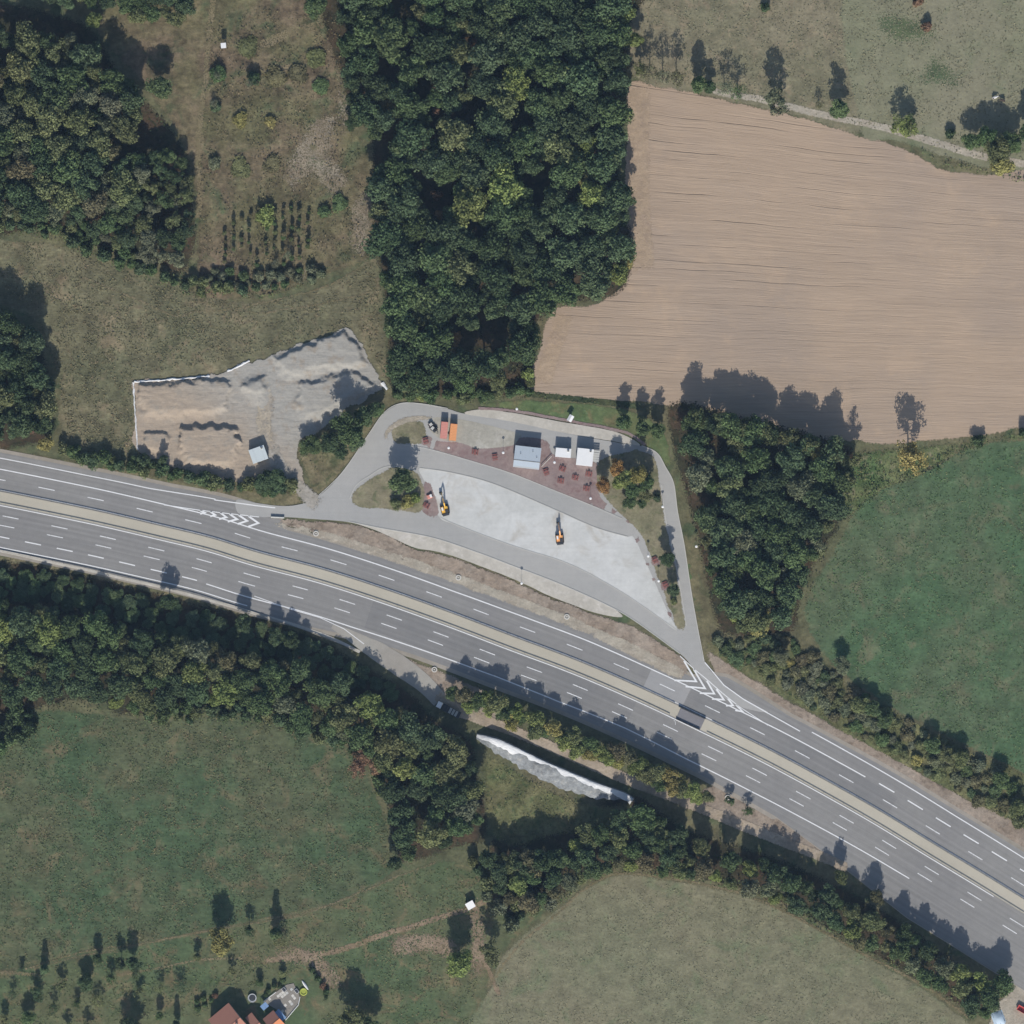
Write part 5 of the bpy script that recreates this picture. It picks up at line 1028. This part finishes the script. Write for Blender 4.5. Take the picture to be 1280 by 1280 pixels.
# farm-lane trees
for px, py, r_, h, k, c in ((793,52,10,9,'broad','lime'),(812,92,12,12,'sparse','brown'),(828,98,11,12,'sparse','grey'),(845,100,12,13,'sparse','brown'),(873,108,10,12,'tall','mid'),(886,110,8,8,'tall','deep'),(905,112,12,10,'sparse','grey'),(922,116,12,9,'sparse','mid'),(968,130,18,13,'open','grey'),(1047,138,12,12,'tall','mid'),(1023,132,6,5,'sparse','brown'),(1127,158,16,9,'open','lime'),(1137,152,9,6,'open','mid'),(800,88,10,8,'open','olive')):
    tree(k, px, py, r_, h, c, f'{WORD[c]} {"thin " if k == "sparse" else "slim " if k == "tall" else ""}tree on the farm lane above the ploughed field', f'{WORD[c]} trees on the farm lane')
for px, py, r_, c, h in ((1213,178,12,'mid',8),(1232,172,14,'mid',9),(1245,188,18,'olive',11),(1262,180,14,'mid',9),(1285,165,14,'mid',11),(1250,208,14,'yellow',9)): tree('broad', px, py, r_, h, c, f'{WORD[c]} tree in the cluster where the farm lane ends', f'{WORD[c]} trees in the lane-end cluster')
for px, py, c, lb in ((1158,34,'rust','rusty red bush standing alone in the green pasture'),(1147,2,'rust','rusty bush at the top pasture boundary'),(955,10,'deep','dark bush at the top of the dry pasture'),(1187,168,'deep','dark bush beside the farm lane')): tree('shrub', px, py, 7, 3, c, lb, None, 'shrub', 'shrub')
# wood south of the motorway
LW = [(-25,752),(60,756),(150,778),(230,798),(310,816),(400,836),(440,852),(480,872),(520,896),(548,915),(585,930),(596,975),(604,1035),(570,1055),(505,1070),(490,1010),(478,960),(445,925),(360,897),(290,878),(200,888),(140,888),(110,868),(-25,878)]
fill(LW, 9.5, 21, 9, 13.5, [('deep',12),('mid',30),('bluegreen',18),('olive',22),('lime',6),('grey',4),('brown',2.5),('yellow',1.5)], 'in the long wood below the motorway', (('broad',1),), [(110,755,5),(245,750,6),(300,830,7),(330,790,8),(440,870,9),(555,900,9),(520,950,7),(530,1000,8)], .66, 'hedgerow_tree', 'tree', 6000, .4, anch=[(20,760,'on the motorway flank of the long wood'),(150,800,'in the long wood beside the bold lane dashes'),(280,830,'in the long wood below the merging lane'),(400,860,'in the long wood below the turn-off track'),(500,910,'in the long wood beside the shaded truck'),(550,990,'in the long wood beside the tall weeds'),(60,850,'in the long wood on the left meadow rim'),(220,870,'in the long wood along the patchy meadow'),(440,915,'in the long wood beside the rusty trees')])
fill([(-20,716),(60,718),(150,740),(230,762),(310,780),(400,808),(450,834),(500,864),(500,876),(440,854),(400,838),(310,814),(230,794),(150,774),(60,750),(-20,746)], 7, 11, 2.2, 3.6, [('deep',4),('mid',4),('bluegreen',3)], 'at the motorway foot of the long wood', (('broad',1),), (), .68, 'hedgerow_tree', 'tree', 2500, 0, 'low tree', anch=[(60,735,'at the wood foot by the bold lane dashes'),(240,780,'at the wood foot by the merging lane'),(420,835,'at the wood foot by the turn-off track')])
for px, py, h in ((212,752,9),(306,778,8.5),(345,796,8),(366,800,7.5)): tree('broad', px, py, 11, h, 'deep', 'dark tree casting its shadow onto the motorway edge lane', 'trees shading the motorway edge')
fill([(150,880),(300,878),(420,920),(470,960),(485,1040),(478,1000),(460,950),(380,918),(300,896),(200,904)], 6, 10, 2.5, 4, [('mid',4),('bluegreen',4),('olive',3)], 'along the meadow rim of the long wood', (('shrub',1),), (), .72, 'shrub', 'shrub', 1500, 0, 'shrub')
fill([(-20,880),(30,882),(48,900),(30,930),(-20,950)], 7, 12, 3.5, 5.5, [('mid',3),('deep',3),('brown',1)], 'on the left rim of the patchy meadow', (('shrub',1),), (), .75, 'shrub', 'shrub', 300, .3, 'shrub')
for px, py in ((455,945),(470,955),(448,958)): tree('open', px, py, 13, 7, 'rust', 'rusty brown bare-looking tree at the meadow rim of the long wood', 'rusty trees at the long wood rim')
# slim row between motorway and service track
fill([(560,862),(600,869),(650,886),(690,905),(720,920),(780,941),(830,965),(888,992),(880,1003),(830,983),(780,959),(720,938),(690,924),(650,904),(600,886),(560,876)], 8.5, 13.5, 6.5, 9.5, [('olive',6),('lime',4),('mid',5),('brown',2),('yellow',2)], 'in the row between motorway and service track', (('broad',1),), (), .5, 'hedgerow_tree', 'tree', 1500, .0, 'tree', anch=[(575,868,'in the roadside row next to the flatbed truck'),(640,895,'in the roadside row opposite the rubble heap head'),(720,928,'in the roadside row opposite the rubble heap middle'),(790,955,'in the roadside row opposite the rubble heap tail'),(870,990,'at the bare soil end of the roadside row')])
for px, py in ((912,1000),(935,1013)): tree('open', px, py, 7, 4.5, 'mid', 'lone young tree on bare soil below the motorway', 'young trees on bare soil')
# hedge belt south of the service track
SH = [(600,1055),(640,1075),(720,1060),(780,1012),(830,1025),(880,1055),(960,1078),(1060,1118),(1150,1172),(1245,1245),(1240,1272),(1205,1262),(1150,1225),(1090,1188),(1020,1150),(960,1122),(900,1102),(830,1090),(770,1084),(715,1106),(650,1140),(615,1110)]
fill(SH, 9, 15, 8, 12.5, [('mid',30),('bluegreen',22),('olive',16),('deep',12),('brown',6),('grey',8),('lime',6)], 'in the hedge belt along the mown meadow', (('broad',1),), (), .7, 'hedgerow_tree', 'tree', 4500, .3, 'tree', anch=[(630,1090,'in the hedge belt by the orchard meadow'),(720,1070,'in the hedge belt below the tall weeds'),(800,1050,'in the hedge belt below the rubble heap end'),(880,1080,'in the hedge belt below the lone young trees'),(960,1100,'in the hedge belt beside the bare soil'),(1060,1135,'in the hedge belt below the ending edge line'),(1150,1190,'in the hedge belt beside the wide asphalt'),(1220,1245,'in the hedge belt near the blue tarp pile')])
for px, py, r_, h, c in ((800,1020,19,11,'mid'),(822,1040,15,9,'olive'),(735,1046,16,9,'olive'),(722,1058,12,7,'lime'),(660,1078,18,10,'brown'),(690,1075,14,8,'mid'),(640,1078,14,10,'olive'),(1225,1228,15,9,'lime'),(1252,1228,16,10,'mid'),(1095,1120,10,9,'brown'),(1050,1095,9,9,'olive')):
    tree('broad', px, py, r_, h, c, f'{WORD[c]} larger tree standing out of the mown meadow hedge belt', f'{WORD[c]} larger trees of the hedge belt', 'hedgerow_tree')
fill([(590,1075),(630,1100),(700,1130),(640,1160),(600,1110)], 7, 12, 3, 6, [('olive',3),('bluegreen',3),('grey',2)], 'where hedge belt and orchard meadow meet', (('shrub',1),), (), .8, 'shrub', 'shrub', 500, 0, 'shrub')
tree('tall', 494, 1078, 9, 13, 'deep', 'slim dark tree at the corner of the patchy meadow'); tree('broad', 574, 1203, 18, 12, 'lime', 'round bright lime-green tree below the field hut'); tree('open', 614, 1188, 15, 12, 'olive', 'loose olive tree beside the dirt path below the hut'); tree('broad', 440, 1272, 19, 11, 'olive', 'broad olive tree on the lawn beyond the canoe'); tree('broad', 460, 1282, 16, 10, 'mid', 'mid green tree behind the broad olive lawn tree'); tree('broad', 165, 1288, 17, 8, 'deep', 'broad dark tree at the bottom orchard boundary')
# orchard
ORCH = [(56,1211,7,8.5,'cone'),(123,1197,5,7,'tall'),(152,1203,7,8,'open'),(166,1202,6,10,'tall'),(27,1210,4,3,'open'),(16,1243,6,5,'sparse'),(48,1240,8,5.5,'open'),(78,1232,6,6,'open'),(108,1228,9,6.5,'broad'),(139,1222,6,5.5,'open'),(171,1218,6,4,'sparse'),(175,1238,5,4,'open'),(200,1234,6,5.5,'sparse'),(226,1232,8,5,'sparse'),(36,1272,8,6.5,'broad'),(67,1260,7,6,'sparse'),(96,1253,5,4,'open'),(123,1251,8,5,'sparse'),(200,1269,4,6.5,'tall'),(221,1279,6,8.5,'cone'),(6,1274,6,5,'open'),(277,1176,13,12,'broad'),(312,1162,6,7,'open'),(247,1196,4,5.5,'tall'),(290,1214,5,4.5,'open'),(345,1166,9,12.5,'cone'),(352,1178,8,7,'sparse'),(325,1228,4,4,'tall'),(353,1217,4,3.5,'tall'),(110,1282,6,5,'open'),(85,1284,6,4.5,'open')]
for px, py, r_, h, k in ORCH:
    c = ('yellow' if h == 12 else random.choice(('deep','mid','olive','bluegreen')))
    shp = {'cone': 'conical conifer', 'tall': 'slim upright tree', 'open': 'loose fruit tree', 'sparse': 'thin bare-looking fruit tree', 'broad': 'round fruit tree'}[k]
    r_ *= 1.25; h *= .92
    tree(k, px, py, r_, h, c, f'{WORD[c]} {shp} standing in the orchard meadow', f'{WORD[c]} {shp}s in the orchard', 'orchard_tree')
fill([(388,1206),(405,1222),(412,1250),(404,1248),(396,1224),(384,1210)], 3, 5, 1.2, 2, [('deep',3),('mid',3),('rust',1)], 'in the garden hedge beside the canoe', (('shrub',1),), (), .9, 'shrub', 'shrub', 300, 0, 'low shrub')
fill([(332,1246),(358,1228),(362,1222),(350,1226),(330,1240)], 3, 4.5, 1.2, 1.8, [('deep',3),('mid',3)], 'along the meadow edge of the terrace', (('shrub',1),), (), .9, 'shrub', 'shrub', 300, 0, 'low shrub')
fill([(244,1252),(268,1240),(272,1246),(248,1262)], 3, 4.5, 1.0, 1.6, [('rust',2),('mid',3)], 'in the flower bed above the big house', (('shrub',1),), (), .9, 'shrub', 'shrub', 300, 0, 'low shrub')
# clearing shrubs
for px, py, r_, h, c in ((275,92,12,2.5,'mid'),(318,98,9,3,'deep'),(300,150,9,1.6,'yellow'),(338,152,8,1.6,'yellow'),(270,135,8,2,'bluegreen'),(268,205,9,2,'grey'),(332,270,12,3.2,'lime'),(345,96,14,1.2,'brown'),(372,92,13,1.2,'brown'),(300,210,12,1.0,'olive'),(340,205,12,1.0,'brown'),(400,110,12,1.2,'mid'),(395,70,14,1.2,'olive'),(310,60,14,.9,'olive'),(425,255,10,1.4,'mid'),(405,265,9,2,'mid')):
    tree('shrub', px, py, r_, h, c, f'{WORD[c]} {"low " if h < 1.5 else ""}shrub standing on the cleared scrub', f'{WORD[c]} shrubs on the cleared scrub', 'shrub', 'shrub')
for i in range(11):
    for j in range(8):
        if RNG.random() < .62 and j > 2 - i: tree('tall', 281 + i*10.4 + RNG.uniform(-1.5,1.5), 258 + j*10 + RNG.uniform(-5,5), RNG.uniform(2,3.4), RNG.uniform(1.6,4), ('olive','brown','mid')[(i + j) % 3], 'upright sapling in the planted rows of the cleared scrub', 'planted sapling rows', 'sapling', 'sapling')
fill([(262,336),(330,342),(400,334),(412,346),(330,362),(262,356)], 5, 8, 1.5, 2.6, [('grey',5),('mid',2)], 'in the pale brush line below the sapling rows', (('shrub',1),), (), .8, 'shrub', 'shrub', 400, 0, 'shrub')
for px, py, h in ((272,95,5),(312,105,7),(268,130,4),(360,320,5),(345,330,4)): tree('sparse', px, py, 6, h, 'grey', 'thin grey-green sapling left standing in the cleared scrub', 'saplings in the cleared scrub')
tree('broad', 444, 153, 11, 5, 'deep', 'dark compact tree in the gap at the big wood edge'); 

# ------------------------------------------------------------------ ground cover that nobody could count
def cover(name, polys, per_m2, size, hmax, cols, label, cat, seed, hmin=.15, up=.3):
    rng = np.random.default_rng(seed); pts = []
    for poly in polys:
        b = PP(poly); lo_, hi_ = b.min(0), b.max(0); n_ = int((hi_-lo_).prod()*per_m2); q = rng.uniform(lo_, hi_, (n_, 2)); q = q[inside(q, b)]
        m = np.array([fbm(x, y, .18, seed) for x, y in q]) > rng.uniform(-.5, .35, len(q)); pts.append(q[m])
    q = np.vstack(pts); n_ = len(q); z = rng.uniform(hmin, hmax, n_); p3 = np.column_stack([q, z]); nr = rng.normal(size=(n_, 3)); nr[:, 2] = np.abs(nr[:, 2]) + up
    v = leaf_quads(p3, nr, size, rng); v[:, 2] = np.maximum(v[:, 2], .1)
    t = NT(name + '_leaf'); a = t.attr('shade'); p = t.pos()
    c = t.mix(t.ramp(t.noise(p, .12, 4, .6), .4, .6), cols[0], cols[1]); c = t.mix(t.ramp(t.noise(p, .4, 3, .6), .52, .66), c, cols[2])
    m_ = t.finish(t.scale(c, t.math('ADD', .6, t.math('MULTIPLY', a, .8))), .95, spec=.05)
    o = link(bpy.data.objects.new(name, fast_mesh(name, v, rng.uniform(0, 1, n_), m_))); tag(o, label, cat, None, 'stuff'); return o
cover('weeds', [[(606,945),(650,965),(700,992),(760,1005),(790,1000),(780,1040),(700,1045),(640,1060),(608,1030)], [(885,800),(990,795),(1010,815),(1060,855),(1130,895),(1200,930),(1290,975),(1290,1044),(1200,994),(1130,955),(1050,910),(970,860),(910,828)], [(600,1080),(700,1100),(640,1160),(610,1130)]], 1.6, .32, .9, (col(104,106,70), col(122,116,84), col(84,96,60)), 'tall weeds growing on the strips beside the motorway', 'weeds', 61)
cover('scrub_growth', [[(258,20),(330,10),(425,20),(430,120),(462,230),(466,318),(330,362),(250,360),(248,260)], [(60,285),(130,310),(230,350),(330,372),(420,350),(330,360),(230,338),(130,298)]], 1.5, .34, .8, (col(104,102,72), col(126,112,88), col(92,98,66)), 'low scrub growth covering the cleared strip', 'scrub', 62)
cover('hedge_bottom_grass', [[(1050,590),(1080,565),(1160,556),(1230,548),(1280,540),(1215,560),(1160,592),(1095,620),(1060,655)], [(655,490),(720,497),(785,503),(785,509),(720,504),(655,499)], [(75,552),(170,580),(300,608),(380,616),(372,606),(300,596),(170,570)], [(372,556),(400,556),(470,515),(486,507),(430,560),(395,590)], [(590,497),(660,492),(660,500),(600,504),(490,500),(490,492)]], 1.8, .3, .7, (col(88,104,66), col(108,110,74), col(126,116,84)), 'long green grass at hedge and field bottoms', 'grass', 63)
cover('hedge_foot_growth', [[(690,1140),(730,1108),(770,1090),(830,1096),(900,1108),(960,1128),(1020,1156),(1090,1196),(1160,1234),(1215,1266),(1205,1245),(1150,1217),(1090,1177),(1020,1140),(960,1110),(900,1094),(830,1082),(770,1076),(715,1096)], [(1150,190),(1190,200),(1240,215),(1290,222),(1290,232),(1220,216),(1170,206)],
    [(1062,572),(1110,585),(1160,572),(1215,552),(1280,542),(1280,548),(1218,562),(1165,592),(1110,612),(1070,640),(1045,650)], [(150,890),(300,884),(420,925),(470,968),(485,1040),(478,1000),(455,950),(380,916),(300,900),(200,908)], [(-20,262),(60,275),(130,305),(230,348),(330,368),(400,350),(330,374),(240,372),(140,335),(60,300),(-20,290)]], 2.6, .4, 1.5, (col(84,102,62), col(104,110,72), col(120,112,80)), 'bushy growth at the foot of hedges and woods', 'undergrowth', 65)
HAY = [(-20,300),(60,305),(130,330),(200,352),(260,374),(330,380),(420,355),(468,325),(476,380),(480,470),(445,405),(300,448),(165,470),(166,570),(85,545),(72,470),(45,400),(-20,352)]
cover('hay_grass', [HAY], 2.6, .34, .32, (col(118,112,84), col(104,104,76), col(134,120,94)), 'long dry tufted grass of the hay meadow', 'grass', 71, .08, 1.3)
cover('patchy_grass', [[(0,905),(40,892),(100,892),(200,904),(290,896),(360,912),(436,938),(466,990),(488,1050),(496,1083),(440,1118),(380,1136),(280,1156),(150,1183),(0,1210)]], 2.2, .36, .26, (col(82,98,66), col(98,100,70), col(122,112,84)), 'tufted green and straw-coloured grass of the patchy meadow', 'grass', 72, .06, 1.9)
cover('lush_grass', [[(1290,556),(1215,562),(1160,592),(1095,620),(1066,648),(1040,696),(1014,740),(1008,770),(1024,806),(1062,846),(1120,884),(1190,920),(1290,970)]], 1.6, .36, .22, (col(84,108,70), col(94,108,74), col(112,112,82)), 'short lush grass of the green meadow by the motorway', 'grass', 73, .05, 2.4)
cover('orchard_grass', [[(0,1220),(150,1192),(280,1165),(380,1145),(440,1126),(505,1094),(560,1082),(600,1092),(630,1115),(600,1180),(590,1285),(400,1285),(405,1230),(380,1210),(300,1240),(250,1270),(0,1285)]], 1.6, .34, .26, (col(88,104,68), col(104,106,74), col(122,112,84)), 'short grass of the orchard meadow around the fruit trees', 'grass', 74, .13, 1.8)
cover('mown_grass', [[(600,1290),(616,1232),(644,1184),(694,1144),(730,1116),(776,1098),(830,1104),(900,1116),(960,1134),(1020,1164),(1090,1204),(1160,1244),(1210,1290)]], 1.4, .3, .2, (col(124,122,95), col(132,126,100), col(114,119,90)), 'close mown grass of the olive meadow below the hedge belt', 'grass', 75, .08, 2.8)
cover('pasture_grass', [[(800,0),(1280,0),(1280,200),(1205,196),(1120,168),(1000,138),(880,112),(800,98)]], 1.4, .34, .24, (col(134,128,102), col(126,122,96), col(118,122,92)), 'grazed tussock grass of the pasture above the farm lane', 'grass', 76, .06, 1.6)
cover('undergrowth', [[(425,0),(790,0),(784,110),(777,200),(784,262),(795,300),(770,372),(690,385),(660,490),(490,492),(466,300),(460,160),(430,120)], [(0,40),(140,80),(230,180),(246,300),(120,300),(0,280)], [(0,705),(150,730),(310,772),(440,826),(550,900),(600,970),(570,1060),(500,1074),(470,960),(360,905),(200,893),(0,885)], [(840,505),(940,525),(1060,560),(1050,660),(1000,775),(930,798),(880,720),(850,600)], [(620,1060),(790,1000),(960,1070),(1150,1170),(1235,1265),(1090,1194),(900,1104),(770,1086),(640,1140)]], .7, .45, 1.6, (col(66,76,48), col(84,84,56), col(54,64,44)), 'dark undergrowth on the floor of the woods', 'undergrowth', 64)
# ------------------------------------------------------------------ thin blue air between camera and ground
hz = bpy.data.materials.new('air'); hz.use_nodes = True; hn = hz.node_tree.nodes; hn.clear()
ho = hn.new('ShaderNodeOutputMaterial'); pv = hn.new('ShaderNodeVolumePrincipled'); pv.inputs['Color'].default_value = (.46, .68, 1.0, 1); pv.inputs['Density'].default_value = 1.75e-5; pv.inputs['Anisotropy'].default_value = 0.0
hz.node_tree.links.new(pv.outputs[0], ho.inputs['Volume'])
tag(MB().box(-1560, 1560, -1560, 1560, -1.0, CAM_H + 15).build('haze', hz), 'thin blue haze in the air above the valley', 'haze', None, 'stuff')
print('TREES', NT_[0], 'OBJECTS', len(bpy.data.objects), flush=True)
